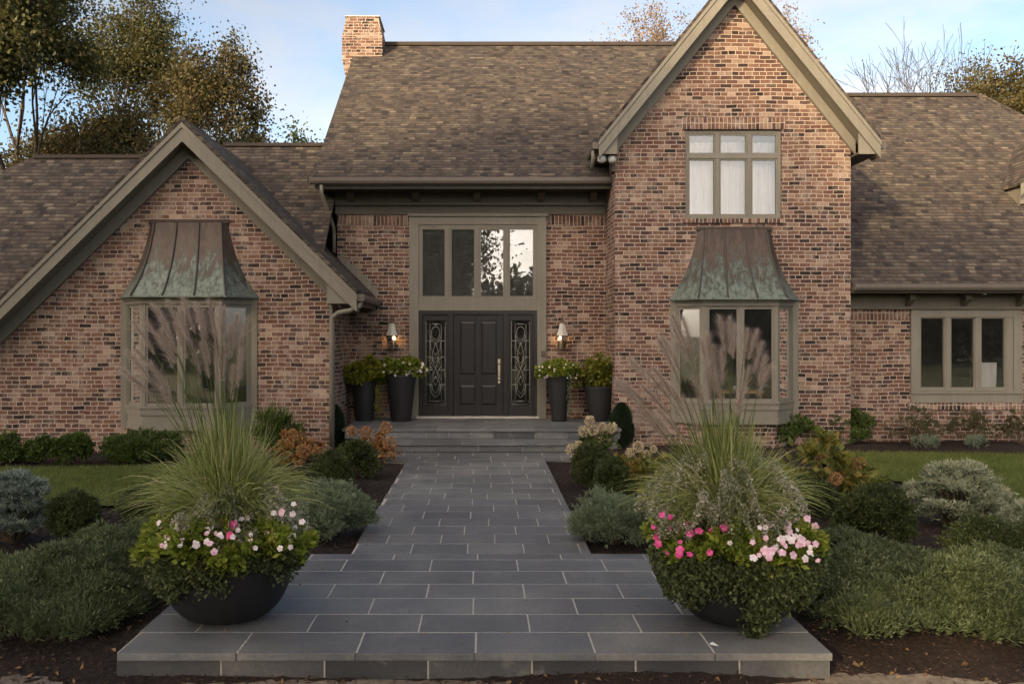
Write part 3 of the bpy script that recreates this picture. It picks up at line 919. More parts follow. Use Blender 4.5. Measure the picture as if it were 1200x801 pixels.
# ---- rake boards, friezes, eaves
def rake(x_ap, z_ap, s_, y, hw0, hw1, drop, y_wall, fr_drop, name='rake_board'):
    """fascia along both slopes in the plane y, frieze boards against the wall, soffit between"""
    for sgn, hw in ((-1, hw0), (1, hw1)):
        zt = lambda dx: z_ap - .10 - s_ * dx
        X = lambda dx: x_ap + sgn * dx
        b = MB()
        b.extrude([(X(0), y, zt(0)), (X(hw), y, zt(hw)), (X(hw), y, zt(hw) - drop * .92), (X(0), y, zt(0) - drop)], (0, .04, 0))
        b.extrude([(X(0), y - .022, zt(0) - .0), (X(hw + .01), y - .022, zt(hw)), (X(hw + .01), y - .022, zt(hw) - .09), (X(0), y - .022, zt(0) - .09)], (0, .02, 0))
        b.build(name, M['trim'], HS)
        b = MB()
        sd = drop * .80
        b.extrude([(X(0), y + .042, zt(0) - sd), (X(hw - .01), y + .042, zt(hw) - sd), (X(hw - .01), y + .042, zt(hw) - sd - .03), (X(0), y + .042, zt(0) - sd - .03)], (0, y_wall - y - .045, 0))
        b.build('soffit', M['trim'], HS)
        b = MB()
        ft = drop * .80 + .032
        hwf = hw - .34
        b.extrude([(X(0), y_wall - .045, zt(0) - ft), (X(hwf), y_wall - .045, zt(hwf) - ft), (X(hwf), y_wall - .045, zt(hwf) - ft - fr_drop), (X(0), y_wall - .045, zt(0) - ft - fr_drop)], (0, .042, 0))
        b.extrude([(X(0), y_wall - .062, zt(0) - ft - fr_drop + .05), (X(hwf), y_wall - .062, zt(hwf) - ft - fr_drop + .05), (X(hwf), y_wall - .062, zt(hwf) - ft - fr_drop + .01), (X(0), y_wall - .062, zt(0) - ft - fr_drop + .01)], (0, .015, 0))
        b.build('frieze_board', M['trim'], HS)


def cornice_return(xa, xb, y, z_bot, za, zb_):
    b = MB(); b.extrude([(xa, y, z_bot), (xb, y, z_bot), (xb, y, zb_), (xa, y, za)], (0, .03, 0)); b.build('cornice_return', M['trim'], HS)


_z = GRZ - .10 - GRS * GRHW
for s_, xw in ((-1, 2.62), (1, 7.33)):
    xe = GRX + s_ * (GRHW - .03); dxw = GRHW - abs(xw - GRX)
    cornice_return(xw, xe, YG + .045, _z - .24, _z - .30 + GRS * dxw, _z - .20)
_z = GLZ - .10 - GLS * (GLX1 - GLX)
cornice_return(-2.85, GLX1 - .025, YGL + .045, _z - .16, _z - .27 + GLS * .55, _z - .14)
rake(GRX, GRZ, GRS, YG, GRHW, GRHW, .36, YR, .30)
rake(GLX, GLZ, GLS, YGL, 4.9, GLX1 - GLX, .34, YL, .28)
# closed eave ends
ze = GRZ - GRS * GRHW
zl = GLZ - GLS * (GLX1 - GLX)
for nm_, bx_ in (('eave_soffit', (2.30, 2.625, YG + .05, 20, ze - .34, ze - .30)), ('eave_fascia', (2.27, 2.298, YG + .05, 20, ze - .34, ze - .11)), ('eave_soffit', (7.325, 7.698, YG + .05, 20, ze - .34, ze - .30)),
                 ('eave_fascia', (7.70, 7.73, YG + .05, 20, ze - .34, ze - .11)), ('eave_trim', (2.56, 2.625, YR - .05, YR + .3, ze - .62, ze - .345)),
                 ('eave_soffit', (-2.845, GLX1 - .023, YGL + .05, 18.79, zl - .26, zl - .22)), ('eave_fascia', (GLX1 - .02, GLX1 + .005, YGL + .045, 18.79, zl - .30, zl - .11))):
    b = MB(); b.box(*bx_); b.build(nm_, M['trim_soffit_shade'], HS)
b = MB()
b.box(-2.86, -2.80, YL - .06, YL - .003, -.02, 2.9)
b.build('corner_board', M['trim'], HS)
# main eave: soffit, frieze, moulding, brackets
b = MB(); b.box(-3.45, 2.62, 18.05, YE - .003, 5.17, 5.20); b.build('eave_soffit', M['trim_soffit_shade'], HS)
b = MB(); b.box(-3.45, 2.62, 18.02, 18.048, 5.13, 5.30); b.build('eave_fascia', M['trim_soffit_shade'], HS)
b = MB(); b.box(-3.15, 2.62, YE - .09, YE - .002, 4.91, 5.168); b.box(-3.15, 2.62, YE - .05, YE - .003, 4.707, 4.905)
b.box(-3.15, 2.62, YE - .13, YE - .092, 4.89, 4.95); b.build('frieze_board', M['trim_eave_shade'], HS)
for px in (411, 487, 559, 634, 695):
    X = (px - VX) * 18.6 / F
    b = MB(); b.extrude([(X - .07, YE - .10, 4.96), (X - .07, YE - .36, 5.10), (X - .07, YE - .36, 5.165), (X - .07, YE - .10, 5.165)], (.14, 0, 0))
    b.build('eave_bracket', M['trim_eave_shade'], HS)
# right section eave
b = MB(); b.box(7.33, 17, 17.5, YS - .003, 2.97, 3.0); b.build('eave_soffit', M['trim_soffit_shade'], HS)
b = MB(); b.box(7.33, 17, 17.455, 17.495, 2.972, 3.145); b.build('eave_fascia', M['trim_soffit_shade'], HS)
b = MB(); b.box(7.33, 16.5, YS - .07, YS - .002, 2.66, 2.965); b.box(7.33, 16.5, YS - .11, YS - .072, 2.66, 2.70); b.build('frieze_board', M['trim_eave_shade'], HS)
for px in (1066, 1131, 1196, 1262):
    X = (px - VX) * 17.9 / F
    b = MB(); b.extrude([(X - .06, YS - .075, 2.72), (X - .06, YS - .30, 2.86), (X - .06, YS - .30, 2.967), (X - .06, YS - .075, 2.967)], (.12, 0, 0))
    b.build('eave_bracket', M['trim_eave_shade'], HS)


# ---- gutters and downspouts
def gutter_x(x0, x1, y, z, parent=HS):
    b = MB()
    prof = [(0, 0), (-.11, .0), (-.135, .05), (-.135, .125), (-.12, .125), (-.12, .06), (-.1, .015), (0, .015)]
    b.extrude([(x0, y + p, z + q) for p, q in prof], (x1 - x0, 0, 0))
    b.box(x0 - .012, x0, y - .14, y, z - .004, z + .13); b.box(x1, x1 + .012, y - .14, y, z - .004, z + .13)
    return b.build('gutter', M['gutter'], parent)


def gutter_y(y0, y1, x, z, s):
    b = MB()
    prof = [(0, 0), (.10, .0), (.125, .05), (.125, .12), (.11, .12), (.11, .06), (.09, .015), (0, .015)]
    b.extrude([(x + s * p, y0, z + q) for p, q in prof], (0, y1 - y0, 0))
    b.box(min(x, x + s * .13), max(x, x + s * .13), y0 - .012, y0, z - .004, z + .125)
    return b.build('gutter', M['gutter'], HS)


gutter_x(-3.52, 2.60, 18.0, 5.215)
gutter_x(7.35, 17.2, 17.45, 3.02)
gutter_y(YG + .05, 18.35, 2.268, ze - .235, -1)
gutter_y(YG + .05, 19.0, 7.735, ze - .235, 1)
gutter_y(YGL + .02, 18.78, GLX1 + .008, zl - .21, 1)


def spout(pts, name='downspout', r=.042):
    b = MB(); b.tube(pts, r, 8); b.build(name, M['trim'], HS, smooth=True)


spout([(-3.30, 17.95, 5.2), (-3.30, 17.97, 5.02), (-3.17, 18.62, 4.42), (-3.17, 18.70, 4.25), (-3.17, 18.70, 3.88)])
spout([(-2.24, 16.12, zl - .2), (-2.26, 16.10, zl - .30), (-2.42, 16.12, zl - .38), (-2.66, 16.2, zl - .42), (-2.78, 16.28, zl - .5), (-2.80, 16.29, zl - .7), (-2.80, 16.29, .08)], r=.05)
spout([(7.42, YS - .10, 2.9), (7.42, YS - .10, .05)], r=.045)
spout([(2.17, 17.3, ze - .25), (2.17, 17.3, ze - .38), (2.15, 17.45, ze - .6)], r=.04)

# step flashing climbing the entry wall
for i in range(7):
    X = -3.06 + i * .115
    zt_ = GLZ - GLS * (X - GLX)
    b = MB(); b.box(X, X + .105, YE - .018 - .002 * (i % 2), YE - .004, zt_ - .20, zt_ + .16); b.build('step_flashing', M['trim'], HS)

# ---- chimney
b = MB()
xc, yc = -3.25, 24.3


def chim_ring(z, hx, hy, dx=0):
    return [(xc + dx - hx, yc - hy, z), (xc + dx + hx, yc - hy, z), (xc + dx + hx, yc + hy, z), (xc + dx - hx, yc + hy, z)]


rings = [chim_ring(2, .46, .6, .0), chim_ring(9.10, .46, .6, .0), chim_ring(9.22, .48, .62), chim_ring(9.55, .54, .66), chim_ring(10.15, .54, .66), chim_ring(10.35, .50, .64), chim_ring(10.66, .44, .60), chim_ring(10.70, .44, .60)]
for a, c in zip(rings[:-1], rings[1:]):
    for i in range(4):
        j = (i + 1) % 4
        b.poly([a[i], a[j], c[j], c[i]])
b.poly(rings[-1])
ch = b.build('chimney', M['brick'], HS)
b = MB(); b.box(xc - .47, xc + .47, yc - .63, yc + .63, 10.702, 10.73); b.build('chimney_cap', M['limestone'], ch)


# ---- windows
def pane(parent, x0, x1, y, z0, z1, mat='glass'):
    b = MB(); b.box(x0, x1, y, y + .006, z0, z1)
    return b.build('pane', M[mat], parent)


def frame_rect(b, x0, x1, y0, y1, z0, z1, t, tb=None):
    tb = tb or t
    b.box(x0, x0 + t, y0, y1, z0, z1); b.box(x1 - t, x1, y0, y1, z0, z1)
    b.box(x0 + t, x1 - t, y0, y1, z1 - t, z1); b.box(x0 + t, x1 - t, y0, y1, z0, z0 + tb)


# upper gable window: three lights under three transoms
yw = YR + .05
b = MB(); frame_rect(b, 4.035, 5.945, yw, yw + .09, 4.453, 6.217, .06)
W1 = b.build('window', M['trim'], HS)
xs = [4.095, 4.695, 5.335, 5.885]
xs = [4.095, 4.70, 5.315, 5.885]
for xm in (4.68, 5.315):
    b = MB(); b.box(xm - .035, xm + .035, yw - .012, yw + .08, 4.513, 6.157); b.build('mullion', M['trim'], W1)
for a, c in ((4.095, 4.645), (4.715, 5.28), (5.35, 5.885)):
    b = MB(); b.box(a, c, yw - .006, yw + .078, 5.655, 5.735); b.build('transom_bar', M['trim'], W1)
for a, c in ((4.095, 4.645), (4.715, 5.28), (5.35, 5.885)):
    b = MB(); frame_rect(b, a, c, yw + .012, yw + .06, 4.513, 5.655, .035); b.build('sash', M['trim'], W1)
    b = MB(); frame_rect(b, a, c, yw + .012, yw + .06, 5.735, 6.157, .035); b.build('sash', M['trim'], W1)
    pane(W1, a + .035, c - .035, yw + .035, 4.548, 5.62, 'glass_up'); pane(W1, a + .035, c - .035, yw + .035, 5.77, 6.122, 'glass_up')

# curtains behind it
for i, (a, c) in enumerate(((4.08, 4.70), (4.70, 5.31), (5.31, 5.92))):
    b = MB(); n_ = 40
    for j in range(n_):
        u0 = a + (c - a) * j / n_; u1 = a + (c - a) * (j + 1) / n_
        y0_ = yw + .26 + .03 * math.sin(u0 * 42 + i); y1_ = yw + .26 + .03 * math.sin(u1 * 42 + i)
        b.poly([(u0, y0_, 4.46), (u1, y1_, 4.46), (u1, y1_, 6.03), (u0, y0_, 6.03)])
    o = b.build('curtain', M['curtain'], smooth=True)
    o['label'] = ('sheer white curtain behind the left light of the upstairs gable window', 'sheer white curtain behind the middle light of the upstairs gable window', 'sheer white curtain behind the right light of the upstairs gable window')[i]
    o['category'] = 'curtain'; o['group'] = 'curtains of the upstairs window'

# entry surround with the tall window
b = MB()
x0, x1 = -1.575, 1.35
b.box(x0, -1.375, YE - .06, YE + .10, ZP, 4.72); b.box(1.155, x1, YE - .06, YE + .10, ZP, 4.72)
b.box(-1.375, 1.155, YE - .055, YE + .10, 4.49, 4.72)
b.box(-1.375, 1.155, YE - .055, YE + .10, 2.655, 2.86)
b.box(x0 - .03, x1 + .03, YE - .10, YE - .062, 4.66, 4.72)
sur = b.build('door_surround', M['trim'], HS)
b = MB(); frame_rect(b, -1.373, 1.153, YE - .03, YE + .08, 2.862, 4.488, .055)
W2 = b.build('window', M['trim'], HS)
gx = [(-1.31, -.80), (-.69, -.17), (-.06, .45), (.56, 1.09)]
for k in range(3):
    b = MB(); b.box(gx[k][1] + .028, gx[k + 1][0] - .028, YE - .042, YE + .06, 2.918, 4.432); b.build('mullion', M['trim'], W2)
for a, c in gx:
    b = MB(); frame_rect(b, a - .026, c + .026, YE - .02, YE + .05, 2.92, 4.43, .045)
    b.build('sash', M['trim'], W2)
    pane(W2, a + .019, c - .019, YE + .012, 2.965, 4.385, 'glass_sky')

# front door and sidelights
D0, D1 = ZP + .045, 2.65
b = MB()
b.box(-1.372, -1.295, YE - .045, YE + .09, D0, D1); b.box(1.075, 1.152, YE - .045, YE + .09, D0, D1)
b.box(-1.295, 1.075, YE - .045, YE + .09, D1 - .075, D1)
b.box(-.735, -.635, YE - .04, YE + .09, D0, D1 - .075); b.box(.435, .535, YE - .04, YE + .09, D0, D1 - .075)
fr = b.build('door_frame', M['door'], HS)
b = MB(); b.box(-1.42, 1.20, YE - .12, YE + .09, ZP + .003, D0 - .002); b.build('threshold', M['limestone'], fr)
# slab door with four raised panels
b = MB()
dx0, dx1, dz0, dz1 = -.63, .43, D0 + .01, D1 - .08
b.box(dx0, dx1, YE + .02, YE + .06, dz0, dz1)
st_w = .13
xm = (dx0 + dx1) / 2
for (a, c) in ((dx0, dx0 + st_w), (xm - .055, xm + .055), (dx1 - st_w, dx1)):
    b.box(a, c, YE - .002, YE + .018, dz0, dz1)
zl0, zl1 = dz0 + .21, dz0 + .66
zu0, zu1 = dz0 + .86, dz1 - .14
for (a, c) in ((dx0 + st_w, xm - .055), (xm + .055, dx1 - st_w)):
    b.box(a, c, YE - .001, YE + .018, dz0, zl0); b.box(a, c, YE - .001, YE + .018, zl1, zu0); b.box(a, c, YE - .001, YE + .018, zu1, dz1)
door = b.build('front_door', M['door'], HS, bevel=.004)
for (a, c) in ((dx0 + st_w, xm - .055), (xm + .055, dx1 - st_w)):
    for (e, f) in ((zl0, zl1), (zu0, zu1)):
        b = MB()
        i = .05
        o_ = [(a + .008, YE + .019, e + .008), (c - .008, YE + .019, e + .008), (c - .008, YE + .019, f - .008), (a + .008, YE + .019, f - .008)]
        q_ = [(a + i, YE + .004, e + i), (c - i, YE + .004, e + i), (c - i, YE + .004, f - i), (a + i, YE + .004, f - i)]
        for k in range(4):
            b.poly([o_[k], o_[(k + 1) % 4], q_[(k + 1) % 4], q_[k]])
        b.poly(q_)
        b.build('door_panel', M['door'], door)
b = MB()
hx = .345
b.box(hx - .028, hx + .028, YE - .014, YE - .004, 1.52, 1.62)
b.tube([(hx, YE - .014, 1.57), (hx, YE - .05, 1.57)], .022, 12)
b.box(hx - .024, hx + .024, YE - .014, YE - .004, 1.18, 1.50)
b.tube([(hx, YE - .012, 1.44), (hx, YE - .06, 1.43), (hx, YE - .075, 1.36), (hx, YE - .06, 1.26), (hx, YE - .012, 1.23)], .012, 10)
b.box(hx - .02, hx + .02, YE - .016, YE - .004, 1.10, 1.16)
b.build('door_handle', M['brass'], door, bevel=.003)


def sidelight(x0, x1, nm):
    b = MB()
    frame_rect(b, x0, x1, YE + .0, YE + .05, D0 + .01, D1 - .08, .055, .20)
    b.box(x0 + .055, x1 - .055, YE, YE + .05, D1 - .20, D1 - .135)
    s = b.build('sidelight', M['door'], HS)
    g0, g1, h0, h1 = x0 + .055, x1 - .055, D0 + .21, D1 - .20
    pane(s, g0, g1, YE + .025, h0, h1, 'glass')
    b = MB()
    yl = YE + .016
    W_ = g1 - g0; Hh = h1 - h0; cx = (g0 + g1) / 2

    def T(pts, r=.0055):
        b.tube([(cx + u * W_ / 2, yl, h0 + v * Hh) for u, v in pts], r, 5)
    T([(-.93, .02), (.93, .02), (.93, .985), (-.93, .985), (-.93, .02)], .006)
    for v in (.055, .25, .42, .57, .76, .955):
        T([(-.93, v), (-.35, v)], .008); T([(.35, v), (.93, v)], .008)
    T([(-.93, .955), (.93, .955)], .008); T([(-.93, .055), (.93, .055)], .008)
    T([(-.55, .06), (-.55, .95)], .0045); T([(.55, .06), (.55, .95)], .0045)

    def arc(cu, cv, ru, rv, a0, a1, n=14, r=.006):
        T([(cu + ru * math.cos(math.radians(a0 + (a1 - a0) * k / n)), cv + rv * math.sin(math.radians(a0 + (a1 - a0) * k / n))) for k in range(n + 1)], r)
    arc(0, .85, .42, .075, 0, 360, 20)
    arc(0, .85, .55, .10, 200, 340)
    for sg in (-1, 1):
        T([(0, .14), (sg * .30, .19), (sg * .38, .27), (sg * .22, .36), (0, .44), (-sg * .25, .52), (-sg * .33, .6), (-sg * .15, .68), (0, .74)])
        T([(0, .24), (sg * .22, .29), (0, .35)]); T([(0, .10), (sg * .42, .15), (sg * .5, .25)])
        T([(0, .60), (sg * .45, .66), (sg * .5, .76), (0, .72)]); T([(0, .50), (sg * .5, .56)])
        T([(sg * .55, .30), (sg * .2, .40), (sg * .55, .47)])
        T([(sg * .10, .44), (sg * .42, .50), (sg * .15, .57)])
    b.build('leading', M['lead'], s, smooth=True)


sidelight(-1.29, -.74, 'l'); sidelight(.54, 1.07, 'r')

# right section window
b = MB()
b.box(8.77, 8.95, YS - .05, YS + .09, .75, 2.655); b.box(10.87, 11.05, YS - .05, YS + .09, .75, 2.655)
b.box(8.95, 10.87, YS - .05, YS + .09, 2.50, 2.655); b.box(8.95, 10.87, YS - .05, YS + .09, .75, .98)
b.box(8.77, 11.05, YS - .075, YS - .052, .93, .975)
W3 = b.build('window', M['trim'], HS)
gs = [(8.99, 9.455), (9.61, 10.07), (10.23, 10.70)]
for a, c in ((8.952, 8.965), (9.48, 9.585), (10.095, 10.205), (10.725, 10.868)):
    b = MB(); b.box(a, c, YS - .03, YS + .07, .982, 2.498); b.build('mullion', M['trim'], W3)
for a, c in gs:
    b = MB(); frame_rect(b, a - .023, c + .023, YS - .015, YS + .05, .984, 2.496, .024, .08)
    b.build('sash', M['trim'], W3)
    pane(W3, a, c, YS + .02, 1.065, 2.46)


# ---- bay windows
def bay(xc, yw):
    zb, zs, zt, zr = .40, .84, 2.70, 2.835
    hw, hf, pj = 1.17, .72, .45
    root = HS
    A = (xc - hw, yw); B = (xc - hf, yw - pj); C_ = (xc + hf, yw - pj); D = (xc + hw, yw)

    def band(b, off, z0, z1, mi=0):
        """solid ring band following the bay plan, off metres proud"""
        k = off * .41
        a = (A[0] - off * 1.0, yw - .002); bb = (B[0] - k, B[1] - off); c = (C_[0] + k, C_[1] - off); d = (D[0] + off * 1.0, yw - .002)
        b.extrude([(a[0], a[1], z0), (bb[0], bb[1], z0), (c[0], c[1], z0), (d[0], d[1], z0)], (0, 0, z1 - z0), mi)
    b = MB()
    band(b, .0, zb, zs - .04); band(b, .05, zs - .04, zs); band(b, .025, zs - .16, zs - .041); band(b, .02, zb, zb + .12)
    w_ = b.build('bay_window', M['trim'], root)
    b = MB(); band(b, .03, zt - .002, zt + .07); band(b, .06, zt + .071, zr); b.build('header', M['trim'], w_)
    # casing boards on the wall
    for q_ in ((xc - hw - .10, xc - hw + .015), (xc + hw - .015, xc + hw + .10)):
        b = MB(); b.box(*q_, yw - .03, yw - .002, zb, zr - .02); b.build('casing', M['trim'], w_)

    def facet(p, q, n, post0, post1):
        p = Vector((p[0], p[1], 0)); q = Vector((q[0], q[1], 0))
        t = (q - p); Lh = t.length; t.normalize(); nn = Vector((t.y, -t.x, 0))
        if nn.y > 0: nn = -nn

        def blk(b, u0, u1, z0, z1, f0, f1):
            pts = [p + t * u0 + nn * f0, p + t * u1 + nn * f0, p + t * u1 + nn * f1, p + t * u0 + nn * f1]
            b.extrude([(v.x, v.y, z0) for v in pts], (0, 0, z1 - z0))
        b = MB()
        blk(b, 0, post0, zs, zt, -.06, .004); b.build('post', M['trim'], w_); b = MB(); blk(b, Lh - post1, Lh, zs, zt, -.06, .004); b.build('post', M['trim'], w_)
        inner = (Lh - post0 - post1)
        wpan = inner / n
        b2_ = []
        for i in range(1, n):
            u = post0 + wpan * i
            b = MB(); blk(b, u - .035, u + .035, zs, zt, -.055, .002); b.build('mullion', M['trim'], w_)
        for i in range(n):
            u0 = post0 + wpan * i + (.035 if i else 0); u1 = post0 + wpan * (i + 1) - (.035 if i < n - 1 else 0)
            b = MB(); s_ = .04
            blk(b, u0, u0 + s_, zs, zt, -.05, -.012); blk(b, u1 - s_, u1, zs, zt, -.05, -.012)
            blk(b, u0 + s_, u1 - s_, zs, zs + .055, -.05, -.012); blk(b, u0 + s_, u1 - s_, zt - .065, zt, -.05, -.012)
            b.build('sash', M['trim'], w_)
            b = MB(); blk(b, u0 + s_, u1 - s_, zs + .055, zt - .065, -.034, -.028); b.build('pane', M['glass'], w_)
    facet(A, B, 1, .06, .06); facet(B, C_, 2, .075, .075); facet(C_, D, 1, .06, .06)
    # brick foot below
    b = MB()
    b.extrude([(xc - hw + .06, yw - .002, -.1), (xc - hf + .04, yw - pj + .07, -.1), (xc + hf - .04, yw - pj + .07, -.1), (xc + hw - .06, yw - .002, -.1)], (0, 0, .498))
    b.build('bay_foot', M['brick'], w_)
    # flared copper roof
    zt0, zb0 = 4.22, 2.845
    rows = 14; secs = []
    for i in range(rows + 1):
        s = i / rows
        q = .50 * s + .50 * s ** 2.8
        z = zt0 + (zb0 - zt0) * s
        hwq = .72 + (1.29 - .72) * q; hfq = .62 + (.86 - .62) * q; pq = .07 + (.60 - .07) * q
        secs.append([(xc - hwq, yw - .003, z), (xc - hfq, yw - pq, z), (xc + hfq, yw - pq, z), (xc + hwq, yw - .003, z)])
    b = MB()
    for a, c in zip(secs[:-1], secs[1:]):
        for i in range(3):
            if i == 1:
                m_ = 6
                for k in range(m_):
                    L_ = lambda P0, P1, f: tuple(P0[j] + (P1[j] - P0[j]) * f for j in range(3))
                    b.poly([L_(a[1], a[2], k / m_), L_(c[1], c[2], k / m_), L_(c[1], c[2], (k + 1) / m_), L_(a[1], a[2], (k + 1) / m_)])
            else:
                b.poly([a[i], c[i], c[i + 1], a[i + 1]])
    b.poly(secs[0][::-1])
    lo = secs[-1]
    b.extrude([(lo[0][0] - .015, lo[0][1], zb0 - .03), (lo[1][0] - .01, lo[1][1] - .02, zb0 - .03), (lo[2][0] + .01, lo[2][1] - .02, zb0 - .03), (lo[3][0] + .015, lo[3][1], zb0 - .03)], (0, 0, .032))
    rf = b.build('copper_roof', M['copper'], HS)
    # standing seams
    for f, on in ((0, 'e'), (1 / 3, 'f'), (2 / 3, 'f'), (1, 'e')):
        b = MB()
        pts = [tuple(s_[1][j] + (s_[2][j] - s_[1][j]) * f for j in range(3)) for s_ in secs]
        pts = [(p_[0], p_[1] - .008, p_[2] + .004) for p_ in pts]
        b.tube(pts, .019, 6)
        b.build('seam', M['seam'], rf, smooth=True)
    b = MB(); b.tube([(xc - .75, yw - .03, zt0 + .005), (xc + .75, yw - .03, zt0 + .005)], .02, 6); b.box(xc - .76, xc + .76, yw - .012, yw - .002, zt0, zt0 + .07)
    b.build('flashing', M['copper'], rf)


bay(BCL, YL); bay(BCR, YR)


# ---- rooms behind the glass
def room(x0, x1, y0, y1, z0, z1):
    b = MB()
    b.poly([(x0, y0, z0), (x1, y0, z0), (x1, y1, z0), (x0, y1, z0)], 1)
    b.poly([(x0, y1, z0), (x1, y1, z0), (x1, y1, z1), (x0, y1, z1)])
    b.poly([(x0, y0, z0), (x0, y1, z0), (x0, y1, z1), (x0, y0, z1)])
    b.poly([(x1, y0, z0), (x1, y0, z1), (x1, y1, z1), (x1, y1, z0)])
    b.poly([(x0, y0, z1), (x0, y1, z1), (x1, y1, z1), (x1, y0, z1)])
    b.build('room_lining', [M['interior'], M['floor_in']], HS)


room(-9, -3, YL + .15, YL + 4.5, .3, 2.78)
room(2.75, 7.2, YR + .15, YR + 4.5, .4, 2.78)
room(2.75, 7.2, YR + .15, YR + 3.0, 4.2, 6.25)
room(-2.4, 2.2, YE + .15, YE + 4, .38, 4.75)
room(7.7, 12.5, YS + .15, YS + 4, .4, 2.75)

# ---- dormer on the right roof
dz = 5.40; dyf = 19.55; dxl = 11.95; dap = 13.15
b = MB()
wallz = dz + .02
b.poly([(dxl, dyf, dz - .35), (dap * 2 - dxl, dyf, dz - .35), (dap * 2 - dxl, dyf, dz + .1), (dap, dyf, dz + 1.3), (dxl, dyf, dz + .1)])
b.poly([(dxl, dyf, dz - .4), (dxl, dyf, dz + .12), (dxl, 21.6, dz + .12), (dxl, 21.6, dz - .4)])
dm = b.build('dormer', M['trim'], HS)
b = MB()
for s in (-1, 1):
    roof_slab(b, [(dap, dyf - .12, dz + 1.42), (dap, 22, dz + 1.42), (dap + s * 1.27, 22, dz + .10), (dap + s * 1.27, dyf - .12, dz + .10)], .06)
b.build('roof', M['shingle'], dm)
b = MB()
for s in (-1, 1):
    b.extrude([(dap, dyf - .15, dz + 1.36), (dap + s * 1.27, dyf - .15, dz + .04), (dap + s * 1.27, dyf - .15, dz - .20), (dap, dyf - .15, dz + 1.1)], (0, .03, 0))
b.build('rake_board', M['trim'], dm)
b = MB(); b.box(dap - .5, dap + .5, dyf - .03, dyf - .003, dz - .1, dz + .7); dw = b.build('window', M['trim'], dm)
b = MB(); b.box(dap - .42, dap + .42, dyf - .04, dyf - .032, dz - .02, dz + .62); b.build('pane', M['glass'], dm)


# ------------------------------------------------------------------ fixtures on the house
def lantern(px, label):
    X = (px - VX) * 18.55 / F
    L0 = thing('wall_lantern', label, 'lantern', (X, YE, 1.9), 'wall lanterns beside the front door')
    y = YE - .20
    b = MB(); b.box(X - .05, X + .05, YE - .02, YE - .002, 1.92, 2.22)
    b.tube([(X, YE - .02, 2.16), (X, YE - .1, 2.34), (X, y, 2.52)], .012, 8)
    b.build('bracket', M['bronze'], L0, smooth=False)
    b = MB(); b.lathe([(0.0, .66), (.012, .64), (.02, .60), (.012, .56), (.03, .54), (.05, .52), (.055, .50), (.07, .49)], (X, y, 1.9), 12); b.build('finial', M['bronze'], L0, smooth=True)
    b = MB(); b.lathe([(.055, .49), (.075, .40), (.105, .30), (.135, .225), (.14, .215)], (X, y, 1.9), 6, ph=.52); b.build('shade', M['lamp_pale'], L0)
    b = MB()
    for j in range(6):
        a = 2 * math.pi * j / 6 + .52
        b.tube([(X + .135 * math.cos(a), y + .135 * math.sin(a), 2.12), (X + .075 * math.cos(a), y + .075 * math.sin(a), 1.84)], .006, 5)
    b.lathe([(.142, .225), (.145, .205), (.13, .20)], (X, y, 1.9), 6, ph=.52); b.lathe([(0, -.10), (.03, -.08), (.08, -.065), (.08, -.05), (0, -.045)], (X, y, 1.9), 6, ph=.52)
    b.build('cage', M['bronze'], L0)
    b = MB(); b.lathe([(.128, .205), (.072, -.05)], (X, y, 1.9), 6, ph=.52); b.build('glass', M['lampglass'], L0)
    for s in (-1, 1):
        b = MB(); b.tube([(X + s * .042, y, 1.86), (X + s * .042, y, 2.03)], .012, 8); c_ = b.build('candle', M['lamp_pale'], L0)
        b = MB(); b.lathe([(0.004, .0), (.020, .025), (.023, .045), (.016, .07), (.004, .105)], (X + s * .042, y, 2.03), 10); b.build('bulb', M['bulb'], c_, smooth=True)


lantern(459, 'pale bronze candle lantern glowing on the brick left of the front door')
lantern(659, 'pale bronze candle lantern glowing on the brick right of the front door')

fl = thing('floodlight', 'twin headed round floodlight tucked under the left eave of the tall gable', 'floodlight', (2.45, 17.3, 5.7))
b = MB(); b.box(2.36, 2.56, 17.40, 17.56, ze - .42, ze - .345); b.build('mount', M['trim'], fl)
for X in (2.335, 2.535):
    b = MB()
    z_ = 5.60
    b.tube([(X, 17.48, ze - .40), (X, 17.44, z_ + .07)], .02, 8)
    b.tube([(X, 17.46, z_ + .03), (X, 17.36, z_ + .01), (X, 17.30, z_), (X, 17.255, z_ - .01)], [.04, .06, .08, .085], 16); h_ = b.build('lamp_head', M['lamp_pale'], fl, smooth=False)
    b = MB(); b.tube([(X, 17.253, z_ - .01), (X, 17.235, z_ - .012), (X, 17.225, z_ - .013)], [.076, .06, .02], 16); b.build('lens', M['flood'], h_, smooth=True)

b = MB(); b.box(1.24, 1.335, YE - .085, YE - .062, 1.68, 1.80); b.box(1.262, 1.313, YE - .09, YE - .0855, 1.70, 1.75)
o = b.build('doorbell_plate', M['bronze'], bevel=.003); o['label'] = 'small square bronze intercom plate on the right door surround'; o['category'] = 'doorbell'

# furniture seen through the glass
t = thing('upholstered_chair', 'white upholstered chair with curved back inside the right ground floor window', 'chair', (10.5, 18.7, .4))
b = MB(); n_ = 12
for j in range(n_):
    a0 = -.30 + .6 * j / n_; a1 = -.30 + .6 * (j + 1) / n_
    f = lambda a: 18.22 + .5 * a * a
    b.extrude([(10.42 + a0 * .8, f(a0), .95), (10.42 + a1 * .8, f(a1), .95), (10.42 + a1 * .86, f(a1), 1.56), (10.42 + a0 * .86, f(a0), 1.56)], (0, .08, 0))
b.build('backrest', M['white_fab'], t, smooth=False)
b = MB(); b.box(10.14, 10.70, 18.36, 18.86, .78, .95); b.build('seat', M['white_fab'], t, bevel=.03)
for sx in (10.18, 10.66):
    for sy in (18.40, 18.82):
        b = MB(); b.box(sx - .02, sx + .02, sy - .02, sy + .02, .4, .78); b.build('leg', M['wood'], t)
